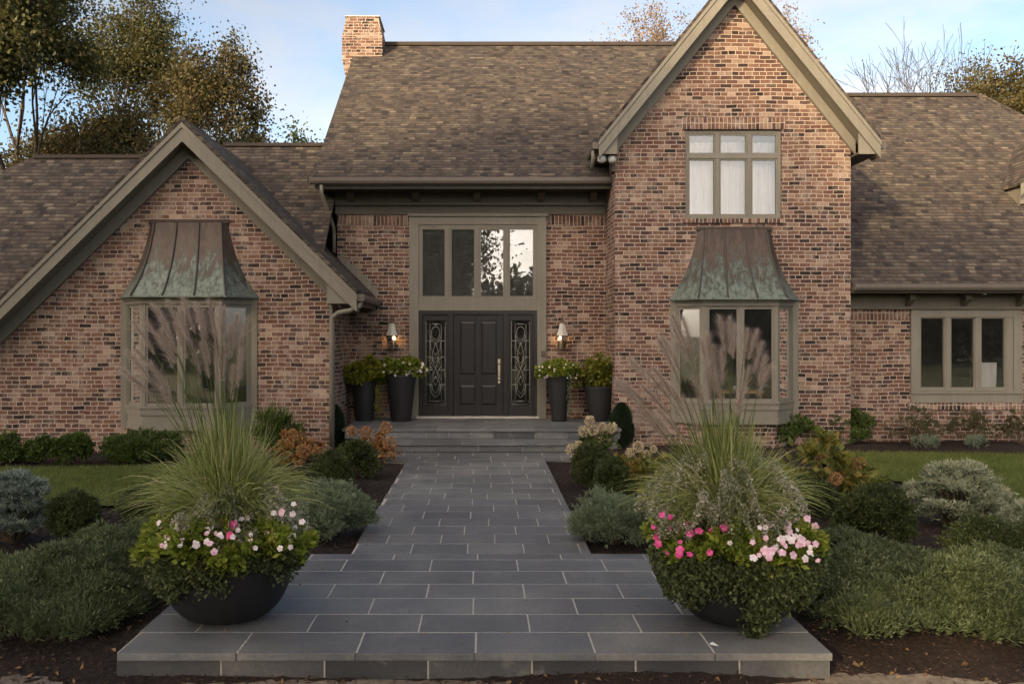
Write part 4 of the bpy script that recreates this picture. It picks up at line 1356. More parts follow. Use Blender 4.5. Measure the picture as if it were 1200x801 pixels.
t = thing('wooden_bench', 'honey coloured wooden bench inside the bay window of the tall gable', 'bench', (5.15, 17.6, .4))
b = MB(); b.box(4.7, 5.55, 17.35, 17.75, .98, 1.04); b.build('bench_top', M['wood'], t)
for sx in (4.75, 5.5):
    b = MB(); b.box(sx - .03, sx + .03, 17.4, 17.7, .4, .978); b.build('leg', M['wood'], t)
b = MB(); b.lathe([(0, 0), (.05, 0), (.06, .03), (.04, .07), (0, .09)], (5.02, 17.5, 1.042), 12)
o = b.build('small_bowl', M['white_fab'], smooth=True); o['label'] = 'small white bowl on the wooden bench inside the bay window'; o['category'] = 'bowl'


# ------------------------------------------------------------------ plants
def stems(b, rg, c, rx, ry, h, n=7, r=.012):
    for i in range(n):
        a = rg.uniform(0, 6.28); q = rg.uniform(.3, .8)
        e = (c[0] + rx * q * math.cos(a), c[1] + ry * q * math.sin(a), c[2] + h * rg.uniform(.55, .9))
        m_ = (c[0] + rx * q * .35 * math.cos(a), c[1] + ry * q * .35 * math.sin(a), c[2] + h * .35)
        b.tube([(c[0] + .02 * math.cos(a), c[1] + .02 * math.sin(a), c[2] - .05), m_, e], [r, r * .7, r * .3], 5)


def shrub(name, label, cat, px, py, wpx, hpx, mat, n, ls, lw, seed, z0=ZB, lumps=18, up=.0, group=None, conic=False, lump_r=.40, ratio=None, dscale=1.0):
    """a bush standing at px,py of the ground, wpx x hpx big at that distance"""
    rg = np.random.default_rng(seed)
    X, Y = GP(px, py, z0)
    rx = wpx / 2 * Y / F; h = hpx * Y / F
    ry = rx * (ratio or .85)
    Y = Y + ry * .9 * dscale; X = (px - VX) * Y / F
    rx *= Y / (Y - ry * .9 * dscale)
    root = thing(name, label, cat, (X, Y, z0), group)
    b = MB(); stems(b, rg, (X, Y, z0), rx, ry, h, 8, max(.006, rx * .02)); b.build('stem', M['stem'], root)
    if conic:
        u = rg.uniform(0, 1, n) ** .8; a = rg.uniform(0, 6.28, n)
        rr = (np.sin(np.pi * np.clip(.18 + u * .82, 0, 1)) ** .55) * rg.uniform(.72, 1.0, n) * (1 + .1 * np.sin(a * 3 + u * 9))
        p = np.stack([X + rx * rr * np.cos(a), Y + ry * rr * np.sin(a), z0 + h * u], 1)
        out = np.stack([np.cos(a), np.sin(a), .9 + 0 * a], 1)
    else:
        p, out = lumpy(rg, n, (rx, ry, h * .52), lumps, -.55, lump_r=lump_r)
        p += np.array([X, Y, z0 + h * .47])
        p[:, 2] = np.maximum(p[:, 2], z0 + .01)
    d = out + rg.normal(size=p.shape) * .55 + np.array([0, 0, up])
    m_ = max(6, n // 330); k_ = 14                              # stray shoots breaking the outline
    si = rg.integers(0, len(p), m_); sd_ = norm(out[si] + np.array([0, 0, .6]) + rg.normal(size=(m_, 3)) * .3); sl_ = rg.uniform(.12, .34, m_) * min(rx, h) * (.45 if conic else 1)
    tt = rg.uniform(0, 1, (m_, k_))
    sp_ = (p[si][:, None, :] + sd_[:, None, :] * (tt * sl_[:, None])[..., None] + rg.normal(size=(m_, k_, 3)) * .008).reshape(-1, 3)
    p = np.concatenate([p, sp_]); d = np.concatenate([d, np.repeat(sd_, k_, 0) + rg.normal(size=(m_ * k_, 3)) * .6])
    # leaf tint: clumps of lighter and darker growth
    ph = rg.uniform(0, 6, 3)
    tone = .5 + .5 * np.sin(p[:, 0] * 7 / max(rx, .2) * .5 + ph[0]) * np.sin(p[:, 2] * 9 / max(h, .2) * .5 + ph[1])
    r_ = np.clip(rg.uniform(0, .7, len(p)) + .3 * tone, 0, 1)
    np_mesh('foliage', leaf_quads(rg, p, d, ls, lw), 4, mat, root, rnd=r_)
    return root, (X, Y, rx, ry, h)


G1 = 'clipped green bushes along the house wall'
shrub('boxwood_bush', 'dense green boxwood at the left edge of the photo under the low gable', 'bush', 8, 547, 50, 36, M['lf_box'], 6000, .05, .03, 21, group=G1)
shrub('boxwood_bush', 'dense green boxwood second from the left under the low gable', 'bush', 52, 547, 46, 37, M['lf_box'], 6000, .05, .03, 22, group=G1)
shrub('boxwood_bush', 'dense green boxwood standing just left of the low gable bay window', 'bush', 90, 546, 46, 36, M['lf_box'], 6000, .05, .03, 23, group=G1)
shrub('juniper_bush', 'low arching green juniper under the copper topped window on the left', 'bush', 165, 546, 100, 36, M['lf_box'], 9000, .09, .02, 24, up=.3)
shrub('boxwood_bush', 'broad low boxwood right below the bay of the tall gable', 'bush', 927, 524, 62, 38, M['lf_box'], 6000, .05, .03, 25, group=G1)
shrub('boxwood_bush', 'rounded dark boxwood at the right corner of the tall gable', 'bush', 988, 522, 74, 44, M['lf_box'], 8000, .05, .03, 26, group=G1)
G2 = 'sparse twiggy bushes below the right window'
shrub('barberry_bush', 'sparse brownish bush below the left end of the right window', 'bush', 1070, 524, 62, 46, M['lf_sparse'], 2600, .045, .02, 27, group=G2, up=.8)
shrub('barberry_bush', 'sparse brownish bush below the middle of the right window', 'bush', 1137, 524, 60, 42, M['lf_sparse'], 2600, .045, .02, 28, group=G2, up=.8)
shrub('barberry_bush', 'sparse brownish bush cut by the right edge of the photo', 'bush', 1196, 524, 50, 42, M['lf_sparse'], 2200, .045, .02, 29, group=G2, up=.8)
shrub('sage_clump', 'small grey green tuft at the lawn edge, the wider of two', 'plant', 1087, 528, 40, 17, M['lf_sage'], 900, .08, .01, 30, group='grey green tufts', up=1.0)
shrub('sage_clump', 'small grey green tuft at the lawn edge, the narrower of two', 'plant', 1143, 526, 28, 15, M['lf_sage'], 700, .08, .01, 31, group='grey green tufts', up=1.0)

shrub('dark_shrub', 'dark rounded shrub between the dwarf blue spruce and the left bowl planter', 'bush', 87, 652, 70, 72, M['lf_dark'], 16000, .035, .016, 33, up=.6)
shrub('dark_shrub', 'small dark shrub behind the left bowl planter at the lawn edge', 'bush', 170, 618, 60, 42, M['lf_dark'], 7000, .04, .018, 34, up=.4)
shrub('yew', 'narrow upright yew at the foot of the downspout left of the porch', 'conifer', 391, 526, 27, 50, M['lf_yew'], 9000, .05, .014, 35, conic=True, up=.6, group='upright yews beside the porch')
shrub('yew', 'narrow upright yew right of the porch steps behind the hydrangea', 'conifer', 728, 524, 28, 50, M['lf_yew'], 9000, .05, .014, 36, conic=True, up=.6, group='upright yews beside the porch')
shrub('round_shrub', 'dark green ball shrub in the left bed nearest the porch steps', 'bush', 417, 564, 54, 46, M['lf_dark'], 12000, .04, .018, 37, up=.5)
shrub('round_shrub', 'dark green ball shrub in the left bed behind the grey green mound', 'bush', 388, 580, 58, 50, M['lf_dark'], 13000, .04, .018, 38, up=.5)
shrub('round_shrub', 'dark green ball shrub in the right bed under the cream hydrangea', 'bush', 692, 574, 50, 54, M['lf_dark'], 12000, .04, .018, 39, up=.5)
shrub('round_shrub', 'dark green ball shrub in the right bed behind the grey green mound', 'bush', 724, 590, 60, 52, M['lf_dark'], 13000, .04, .018, 40, up=.5)
shrub('lavender_mound', 'feathery grey green mound left of the walk beside the bowl planter', 'plant', 384, 642, 112, 68, M['lf_mound'], 30000, .05, .009, 41, up=.9, lumps=24, lump_r=.42)
shrub('lavender_mound', 'feathery grey green mound right of the walk beside the bowl planter', 'plant', 722, 648, 104, 66, M['lf_mound'], 30000, .05, .009, 42, up=.9, lumps=24, lump_r=.42)
shrub('dark_shrub', 'dark shrub directly right of the right bowl planter flowers below the yellow hydrangea', 'bush', 942, 612, 76, 46, M['lf_dark'], 12000, .045, .018, 43, up=.5)
shrub('dark_shrub', 'dark shrub in the right bed between the bowl planter and the silver juniper', 'bush', 1030, 657, 94, 78, M['lf_dark'], 22000, .035, .016, 44, up=.6)
shrub('dark_shrub', 'biggest dark shrub at the right edge in front of the silver juniper', 'bush', 1168, 700, 120, 92, M['lf_dark'], 26000, .035, .016, 45, up=.6)
shrub('yellow_perennial', 'loose yellow green perennial at the back of the right bed beside the filler flowers', 'plant', 775, 600, 46, 40, M['lf_lime'], 700, .075, .045, 57, up=.3)
shrub('yellow_perennial', 'loose yellow green perennial between the right grass and the large leaved hydrangea', 'plant', 905, 585, 54, 46, M['lf_vinca'], 1300, .075, .04, 58, up=.3)
shrub('strappy_plant', 'spiky green strap leaved clump against the brick right of the left bay', 'plant', 322, 540, 56, 50, M['lf_box'], 700, .32, .022, 48, up=1.2, lump_r=.3)
shrub('yellow_perennial', 'small yellowing leafy plant behind the right rim of the left bowl planter', 'plant', 338, 590, 52, 34, M['lf_hyd'], 1500, .07, .045, 49, up=.2)


def pad_conifer(name, label, px, py, wpx, hpx, mat, pads, seed, ls=.06, lw=.012, group=None):
    rg = np.random.default_rng(seed)
    X, Y = GP(px, py, ZB); rx = wpx / 2 * Y / F; h = hpx * Y / F; Y += rx * .75; X = (px - VX) * Y / F
    root = thing(name, label, 'conifer', (X, Y, ZB), group)
    P_ = []; D_ = []; R_ = []; b = MB()
    for i in range(pads):
        v = rg.uniform(.05, 1) ** .8; a = rg.uniform(0, 6.28); q = math.sqrt(max(0, 1 - (v * .95) ** 2)) * rg.uniform(.45, 1.0) ** .6
        c = np.array([X + rx * .86 * q * math.cos(a), Y + rx * .72 * q * math.sin(a), ZB + h * (.12 + .80 * v)])
        R1 = rx * rg.uniform(.16, .30); m_ = int(300 * (R1 / (rx * .2)) ** 1.5)
        dd = unit_dirs(rg, m_); dd[:, 2] = np.abs(dd[:, 2]) * .9 - .25
        out = norm(np.array([math.cos(a) * q, math.sin(a) * q, .25])[None] + dd)
        k = rg.uniform(.3, 1, m_) ** .5
        # branchlets: needles line up on short shoots
        bl = dd[rg.integers(0, max(8, m_ // 14), m_)]
        p = c + bl * (R1 * np.array([1, 1, .48])) * k[:, None] + rg.normal(size=(m_, 3)) * .012
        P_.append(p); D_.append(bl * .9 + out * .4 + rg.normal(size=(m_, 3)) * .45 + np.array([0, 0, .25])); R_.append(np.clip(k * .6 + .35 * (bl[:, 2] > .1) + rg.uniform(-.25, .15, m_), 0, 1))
        b.tube([(X, Y, ZB + .02), ((X + c[0]) / 2, (Y + c[1]) / 2, ZB + .45 * (c[2] - ZB)), tuple(c)], [.02, .014, .006], 5)
    b.build('stem', M['stem'], root)
    p = np.concatenate(P_); p[:, 2] = np.maximum(p[:, 2], ZB + .01)
    np_mesh('foliage', leaf_quads(rg, p, np.concatenate(D_), ls, lw), 4, mat, root, rnd=np.concatenate(R_))


def hydrangea(label, px, py, w_, h_, leafm, headm, heads, seed, nleaf=1200, ls=.13):
    rt, (X, Y, rx, ry, h) = shrub('hydrangea', label, 'hydrangea', px, py, w_, h_, leafm, nleaf, ls, ls * .62, seed, up=.1)
    rg = np.random.default_rng(seed + 500)
    for (hx_, hy_, rr) in heads:
        d_ = Y - ry * rg.uniform(.0, .8)
        c = np.array(P(hx_, hy_, d_)); R = rr * d_ / F
        dd = unit_dirs(rg, 260)
        p = c + dd * (R * rg.uniform(.75, 1.0, (260, 1)))
        np_mesh('flower_head', leaf_quads(rg, p, dd + rg.normal(size=p.shape) * .8, R * .36, R * .34), 4, headm, rt, rnd=rg.uniform(0, 1, 260))
        b = MB(); b.tube([(c[0], c[1], c[2]), ((c[0] + X) / 2, (c[1] + Y) / 2, c[2] - .25), (X, Y, ZB)], .005, 5); b.build('stem', M['stem'], rt)


pad_conifer('dwarf_spruce', 'dwarf blue spruce with layered silvery pads at the left edge', 18, 646, 92, 90, M['lf_spruce'], 70, 132, .05, .011)
pad_conifer('silver_juniper', 'silvery variegated juniper with spreading tiers before the right lawn', 1122, 628, 134, 78, M['lf_junvar'], 80, 146, .055, .011)
pad_conifer('silver_juniper', 'silvery variegated juniper cut by the right edge of the photo', 1204, 640, 80, 46, M['lf_junvar'], 44, 147, .055, .011)

hydrangea('rust brown dried hydrangea beside the porch steps at the left bed corner', 448, 545, 46, 36, M['lf_rust'], M['pl_rust'],
          [(412, 505, 6), (429, 506, 6.5), (452, 501, 6.5), (445, 515, 5), (456, 519, 7), (459, 531, 5), (449, 529, 5), (437, 517, 4)], 51, 700, .07)
hydrangea('rust brown dried hydrangea against the brick behind the left grass', 348, 548, 60, 40, M['lf_rust'], M['pl_rust'],
          [(342, 510, 7), (356, 528, 8), (350, 538, 7), (372, 530, 6), (332, 520, 6), (364, 518, 5)], 52, 900, .08)
hydrangea('cream headed hydrangea at the right end of the porch steps', 702, 545, 56, 42, M['lf_box'], M['pl_cream'],
          [(691, 493, 5.5), (684, 505, 6), (695, 504, 6), (706, 500, 5), (717, 501, 6), (702, 512, 6), (712, 511, 5), (670, 527, 6.5), (678, 520, 4)], 53, 900, .07)
hydrangea('yellow green hydrangea with fading heads right of the yew in the right bed', 760, 590, 84, 58, M['lf_hyd'], M['pl_cream'],
          [(748, 523, 6), (738, 530, 5), (757, 532, 5), (766, 526, 4)], 54, 1500, .11)
hydrangea('large leaved hydrangea turning yellow and orange before the right lawn', 966, 604, 118, 84, M['lf_hyd'], M['pl_rust'],
          [(1007, 542, 6), (980, 561, 7), (958, 535, 5), (1002, 553, 4)], 55, 950, .13)


# spreading ground cover: two big masses
def cover(label, poly_px, seed, n, mat):
    """poly_px: list of (px,py) ground outline; feathery mat over a lumpy mound"""
    rg = np.random.default_rng(seed)
    pts = np.array([GP(a, c, ZB) for a, c in poly_px])
    x0, y0 = pts.min(0); x1, y1 = pts.max(0)
    c_ = pts.mean(0)
    x = rg.uniform(x0, x1, n * 3); y = rg.uniform(y0, y1, n * 3)
    ins = np.zeros(len(x), bool); j = len(pts) - 1
    dist = np.full(len(x), 9.0)
    for i in range(len(pts)):
        xi, yi = pts[i]; xj, yj = pts[j]
        cr = ((yi > y) != (yj > y)) & (x < (xj - xi) * (y - yi) / (yj - yi + 1e-12) + xi)
        ins ^= cr
        t = np.clip(((x - xi) * (xj - xi) + (y - yi) * (yj - yi)) / ((xj - xi) ** 2 + (yj - yi) ** 2), 0, 1)
        dist = np.minimum(dist, np.hypot(x - xi - t * (xj - xi), y - yi - t * (yj - yi)))
        j = i
    k = ins; x = x[k][:n]; y = y[k][:n]; dist = dist[k][:n]
    h = .31 * np.sqrt(np.clip(dist / .45, 0, 1)) * (1 + .22 * np.sin(x * 5 + 2 * np.sin(y * 4)) + .16 * np.sin(y * 7 + x * 3) + .10 * np.sin(x * 17) * np.sin(y * 15))
    nt_ = len(x) // 46
    gap_ = np.sin(x * 3.7 + 2.2 * np.sin(y * 2.9)) * np.sin(y * 5.1 + 1.5 * np.sin(x * 4.3)) + .35 * rg.normal(size=len(x))
    order = np.argsort(gap_ < -.62, kind='stable'); x = x[order]; y = y[order]; h = h[order]      # keep the bare spots empty
    tx = x[:nt_]; ty = y[:nt_]; tz = ZB + h[:nt_] * rg.uniform(.82, 1.12, nt_)
    k = rg.integers(0, nt_, len(x)); dd = unit_dirs(rg, len(x)); dd[:, 2] = np.abs(dd[:, 2]) * .9 - .1
    R_ = rg.uniform(.035, .085, nt_)[k] * rg.uniform(.35, 1.1, len(x))
    x = tx[k] + dd[:, 0] * R_; y = ty[k] + dd[:, 1] * R_; z = np.maximum(tz[k] + dd[:, 2] * R_, ZB + .01)
    rx = (x - c_[0]); ry = (y - c_[1])
    p = np.stack([x, y, z], 1)
    d = dd + np.array([0, -.15, .35]) + rg.normal(size=p.shape) * .35
    root = thing('spreading_juniper', label, 'ground cover', (c_[0], c_[1], ZB))
    tone = .5 + .5 * np.sin(x * 6 + 1.7 * np.sin(y * 5)) * np.sin(y * 8)
    tip = (z - ZB) / .45
    o = np_mesh('foliage', leaf_quads(rg, p, d, .046, .0115), 4, mat, root, rnd=np.clip(rg.uniform(0, .55, len(x)) + .25 * tone + .2 * tip, 0, 1))
    b = MB()
    for i in range(90):
        q = p[rg.integers(0, len(p))]
        b.tube([(c_[0] + (q[0] - c_[0]) * .3, c_[1] + (q[1] - c_[1]) * .3, ZB + .03), tuple((q + np.array([c_[0], c_[1], ZB])) / 2 + np.array([0, 0, .04])), (q[0], q[1], max(ZB + .05, q[2] - .05))], [.012, .009, .004], 5)
    b.build('stem', M['stem'], root)


cover('wide feathery green juniper mat covering the bed left of the left bowl planter', [(-60, 705), (-40, 752), (40, 752), (110, 748), (165, 724), (195, 700), (235, 665), (215, 645), (150, 645), (95, 665), (30, 680)], 61, 125000, M['lf_cover'])
cover('wide feathery green juniper mat covering the bed right of the right bowl planter', [(900, 660), (925, 705), (960, 735), (1010, 755), (1100, 752), (1260, 755), (1250, 705), (1180, 690), (1120, 680), (1040, 676), (985, 655), (930, 640)], 62, 150000, M['lf_cover'])


# ---- planters
def tall_planter(label, X, Y, rt, rb, h):
    root = thing('tall_planter', label, 'planter', (X, Y, ZP), 'tapered charcoal planters on the porch')
    b = MB(); b.lathe([(0, 0.0), (rb, 0.0), (rb + .004, .01), (rt - .005, h - .05), (rt + .006, h - .045), (rt + .006, h), (rt - .02, h), (rt - .03, h - .05), (0, h - .05)], (X, Y, ZP), 40)
    o = b.build('pot', M['pot'], root, smooth=True)
    o.modifiers.new('es', 'EDGE_SPLIT').split_angle = math.radians(40)
    b = MB(); b.lathe([(rt - .031, h - .048), (0, h - .03)], (X, Y, ZP), 24); b.build('soil', M['mulch'], root)
    return root


PLB = [((470), 18.15, .315, .20, .96, 'tallest tapered charcoal planter immediately left of the front door'),
       ((427), 18.25, .25, .185, .80, 'shorter tapered charcoal planter in the corner left of the door'),
       ((655), 18.15, .245, .15, .94, 'slender tapered charcoal planter immediately right of the front door'),
       ((703), 18.2, .33, .21, .72, 'wide short charcoal planter by the brick gable corner')]
PX = []
for (px, Y, rt_, rb_, h_, lb) in PLB:
    X = (px - VX) * Y / F
    tall_planter(lb, X, Y, rt_, rb_, h_); PX.append((X, Y, ZP + h_, rt_))


def pot_plant(name, label, cat, X, Y, z, rx, ry, h, mat, n, ls, lw, seed, up=.2, flowers=None, nfl=0, fr=.02, low=-.3):
    rg = np.random.default_rng(seed)
    root = thing(name, label, cat, (X, Y, z))
    p, out = lumpy(rg, n, (rx, ry, h * .6), 20, low)
    p += np.array([X, Y, z + h * .35])
    d = out + rg.normal(size=p.shape) * .6 + np.array([0, 0, up])
    np_mesh('foliage', leaf_quads(rg, p, d, ls, lw), 4, mat, root, rnd=rg.uniform(0, 1, n))
    b = MB(); stems(b, rg, (X, Y, z - .02), rx * .8, ry * .8, h * .7, 7, .008); b.build('stem', M['stem'], root)
    return root


def blossom_mesh(mat, r, seed, petals=5):
    """one flat five petalled bloom facing +y-up, as a mesh of its own"""
    rg = np.random.default_rng(seed)
    V = []; R = []
    for i in range(petals):
        a = 2 * math.pi * i / petals; w_ = .62
        c0 = np.zeros(3)
        pts = [c0, np.array([math.cos(a - w_) * .75, math.sin(a - w_) * .75, .10]), np.array([math.cos(a - w_ * .45), math.sin(a - w_ * .45), .02]),
               np.array([math.cos(a + w_ * .45), math.sin(a + w_ * .45), .02]), np.array([math.cos(a + w_) * .75, math.sin(a + w_) * .75, .12])]
        V += [q * r for q in pts]; R.append(rg.uniform(0, 1))
    V = np.array(V, dtype=np.float32)
    me = bpy.data.meshes.new('blossom')
    me.from_pydata(V.tolist(), [], [tuple(range(i * 5, i * 5 + 5)) for i in range(petals)])
    # eye of the flower
    me2 = me
    at = me2.attributes.new('rnd', 'FLOAT', 'FACE'); at.data.foreach_set('value', R)
    me2.materials.append(mat)
    return me2


BL = {k: [blossom_mesh(M[m_], r_, i + 7) for i in range(3)] for k, m_, r_ in (('pink', 'fl_pink', .026), ('pale', 'fl_pale', .024), ('mag', 'fl_mag', .027), ('white', 'fl_pale', .026))}


def blossoms(root, kind, spots, seed, size=1.0):
    rn = random.Random(seed)
    o0 = origin_of(root)
    for (x, y, z) in spots:
        me = rn.choice(BL[kind])
        o = bpy.data.objects.new('blossom', me); COL.objects.link(o); o.parent = root
        o.location = Vector((x, y, z)) - o0
        o.rotation_euler = (math.radians(rn.uniform(35, 90)), math.radians(rn.uniform(-30, 30)), rn.uniform(-.5, .5))
        s = size * rn.uniform(.8, 1.2); o.scale = (s, s, s)


# porch plants
r1 = pot_plant('bedding_plant', 'white flowered bedding plant spilling over the tallest porch planter', 'plant', PX[0][0] + .05, PX[0][1], PX[0][2] - .06, .52, .38, .42, M['lf_vinca'], 3400, .085, .05, 71)
rn = random.Random(4)
blossoms(r1, 'white', [(PX[0][0] + .05 + rn.uniform(-.42, .5), PX[0][1] - .18 - rn.uniform(0, .18), PX[0][2] + rn.uniform(-.02, .27)) for i in range(24)], 5, .95)
r1 = pot_plant('bedding_plant', 'yellow green leafy plant filling the corner planter left of the door', 'plant', PX[1][0] - .02, PX[1][1], PX[1][2] - .04, .62, .38, .54, M['lf_lime'], 3600, .095, .06, 72)
r1 = pot_plant('bedding_plant', 'white flowered bedding plant over the slender porch planter', 'plant', PX[2][0] - .02, PX[2][1], PX[2][2] - .06, .50, .36, .42, M['lf_vinca'], 3200, .08, .045, 73)
blossoms(r1, 'white', [(PX[2][0] + rn.uniform(-.46, .36), PX[2][1] - .18 - rn.uniform(0, .16), PX[2][2] + rn.uniform(-.04, .25)) for i in range(26)], 6, .75)
r1 = pot_plant('bedding_plant', 'bushy green plant heaped over the wide short porch planter', 'plant', PX[3][0] - .04, PX[3][1] - .02, PX[3][2] - .03, .66, .38, .66, M['lf_porch'], 3900, .09, .055, 74)


def trailing(name, label, X, Y, z, L, n, mat, seed, spread=.06, ls=.05, lw=.022):
    rg = np.random.default_rng(seed)
    root = thing(name, label, 'vine', (X, Y, z))
    b = MB(); P_ = []; D_ = []
    for i in range(3):
        ox = rg.uniform(-spread, spread); ln = L * rg.uniform(.7, 1.0)
        pts = [(X + ox * .4, Y + .10, z + .03), (X + ox * .7, Y, z + .02)] + [(X + ox + .015 * math.sin(k_ + i), Y - .02, z - ln * k_ / 6) for k_ in range(1, 7)]
        b.tube(pts, .004, 5)
        for k_ in range(n // 3):
            q = rg.uniform(0, 1)
            P_.append((X + ox + rg.normal() * .015, Y - .03, z - ln * q)); D_.append((rg.normal() * .8, -.5, -.7 + rg.normal() * .3))
    b.build('stem', M['lf_lime'], root)
    np_mesh('foliage', leaf_quads(rg, np.array(P_), np.array(D_), ls, lw), 4, mat, root, rnd=rg.uniform(0, 1, len(P_)))


trailing('trailing_vine', 'yellow trailing vine hanging between the two left porch planters', PX[1][0] + .26, PX[1][1] - .10, PX[1][2] - .05, .76, 150, M['lf_lime'], 81, .10)
trailing('trailing_vine', 'pale speckled vine hanging down the slender right planter', PX[2][0] + .19, PX[2][1] - .19, PX[2][2] - .04, .88, 110, M['lf_sage'], 82, .03, .035, .022)


# ---- the two bowl planters with their plants
def bowl(label, X, Y, R, h):
    root = thing('bowl_planter', label, 'planter', (X, Y, 0), 'black bowl planters on the landing')
    prof = [(0, 0.004), (.20, .004), (.235, .02)]
    for i in range(1, 15):
        a = i / 14 * math.pi / 2
        prof.append((.235 + (R - .235) * math.sin(a) ** .95, .02 + (h - .02) * (1 - math.cos(a)) ** .92))
    prof += [(R + .012, h + .005), (R + .012, h + .03), (R - .02, h + .03), (R - .03, h - .02)]
    b = MB(); b.lathe(prof, (X, Y, 0), 56); b.build('bowl', M['bowl'], root, smooth=True)
    b = MB(); b.lathe([(R - .032, h - .015), (0, h + .015)], (X, Y, 0), 32); b.build('soil', M['mulch'], root)
    return root


def fountain_grass(label, X, Y, z, seed, nb, plumes, lean=0.0, spread=1.0, ht=1.0):
    rg = np.random.default_rng(seed)
    root = thing('fountain_grass', label, 'ornamental grass', (X, Y, z), 'fountain grasses in the bowl planters')
    # blades
    seg = 7
    az = rg.uniform(0, 2 * np.pi, nb); Ln = rg.uniform(.65, 1.25, nb) * ht; out = rg.uniform(.08, .95, nb) ** 1.1 * spread
    bx = X + rg.normal(size=nb) * .07; by = Y + rg.normal(size=nb) * .07
    t = np.linspace(0, 1, seg + 1)
    hx = np.cos(az) * out + lean * .25; hy = np.sin(az) * out * .8
    cx = bx[:, None] + hx[:, None] * Ln[:, None] * (t ** 1.35)[None] * .78
    cy = by[:, None] + hy[:, None] * Ln[:, None] * (t ** 1.35)[None] * .78
    droop = (out * .62)[:, None] * (t ** 2.6)[None] * Ln[:, None]
    cz = z + Ln[:, None] * t[None] * (1.0 - .12 * out[:, None]) - droop
    C = np.stack([cx, cy, cz], -1)
    T = np.gradient(C, axis=1)
    sd = np.cross(T, rg.normal(size=(nb, 1, 3)) * np.ones((1, seg + 1, 1))); sd = sd / np.maximum(np.linalg.norm(sd, axis=-1, keepdims=True), 1e-9)
    wd = (.0052 * (1 - t ** 2 * .85))[None, :, None] * rg.uniform(.7, 1.2, (nb, 1, 1))
    A = C - sd * wd; B = C + sd * wd
    q = np.stack([A[:, :-1], B[:, :-1], B[:, 1:], A[:, 1:]], 2).reshape(-1, 3)
    rr = np.repeat(rg.uniform(0, 1, nb), seg)
    np_mesh('blades', q, 4, M['gr_blade'], root, rnd=rr)
    # plumes
    for (tx, ty, tz, ln) in plumes:
        base = np.array([X + rg.normal() * .05, Y + rg.normal() * .05, z]); tip = np.array([tx, ty, tz])
        mid = base * .35 + tip * .65 + np.array([0, 0, .10]); mid[:2] = base[:2] * .62 + tip[:2] * .38
        s_ = np.linspace(0, 1, 16)[:, None]
        cv = (1 - s_) ** 2 * base + 2 * s_ * (1 - s_) * mid + s_ ** 2 * tip
        b = MB(); b.tube([tuple(c) for c in cv], [.0032] * 10 + [.0024] * 6, 5); stalk = b.build('stalk', M['gr_blade'], root)
        L_ = np.linalg.norm(tip - mid)
        nh = 600
        f = 1 - rg.uniform(0, 1, nh) ** 1.0 * min(.5, ln / np.linalg.norm(tip - base))
        s2 = f[:, None]
        pc = (1 - s2) ** 2 * base + 2 * s2 * (1 - s2) * mid + s2 ** 2 * tip
        tg = norm(2 * (1 - s2) * (mid - base) + 2 * s2 * (tip - mid))
        fmin = f.min(); env = np.sin(np.pi * np.clip((f - fmin) / (1 - fmin) * .86 + .12, 0, 1)) ** .6
        dr = norm(tg * 1.0 + rg.normal(size=(nh, 3)) * .36)
        hl = (.13 * env * rg.uniform(.35, 1.2, nh))[:, None]
        sd = norm(np.cross(dr, rg.normal(size=(nh, 3)))) * .0008
        e = pc + dr * hl + np.array([0, 0, -.006])
        v = np.stack([pc - sd, pc + sd, e], 1).reshape(-1, 3)
        np_mesh('plume', v, 3, M['gr_plume'], root, rnd=rg.uniform(0, 1, nh))
    return root


def planted_bowl(side, px, yb, R, h, seed):
    Yc = H * F / (yb - VY) + .235
    X = (px - VX) * Yc / F
    return X, Yc


def spots(rg, pxs, d0, X, Y, jit=.05):
    out = []
    for (a, c) in pxs:
        # place on the front of the plant cushion
        out.append(P(a, c, d0 + rg.uniform(-jit, jit)))
    return out


# left bowl
BXL, BYL = planted_bowl('l', 267, 734, .5, .42, 1)
BR, BHH = .495, .47
bowl('black bowl planter with pale pink flowers on the left end of the landing', BXL, BYL, BR, BHH)
zt_ = BHH
pl = []
for (a, c) in ((178, 356), (196, 352), (214, 349), (228, 356), (245, 352), (262, 362), (270, 380), (185, 392), (205, 378), (236, 385), (160, 410), (150, 440), (176, 425), (252, 402), (284, 410), (290, 372), (222, 398), (168, 372)):
    q = P(a, c, BYL + random.Random(a).uniform(-.25, .3)); pl.append((*q, .42)); q2 = P(a + random.Random(c).uniform(-16, 16), c + random.Random(a * 3).uniform(-14, 26), BYL + random.Random(a + 1).uniform(-.25, .3)); pl.append((*q2, .40))
fountain_grass('tall fountain grass with wispy pinkish plumes in the left bowl planter', BXL - .02, BYL + .05, zt_, 91, 3600, pl, lean=-.05, spread=.98, ht=1.02)


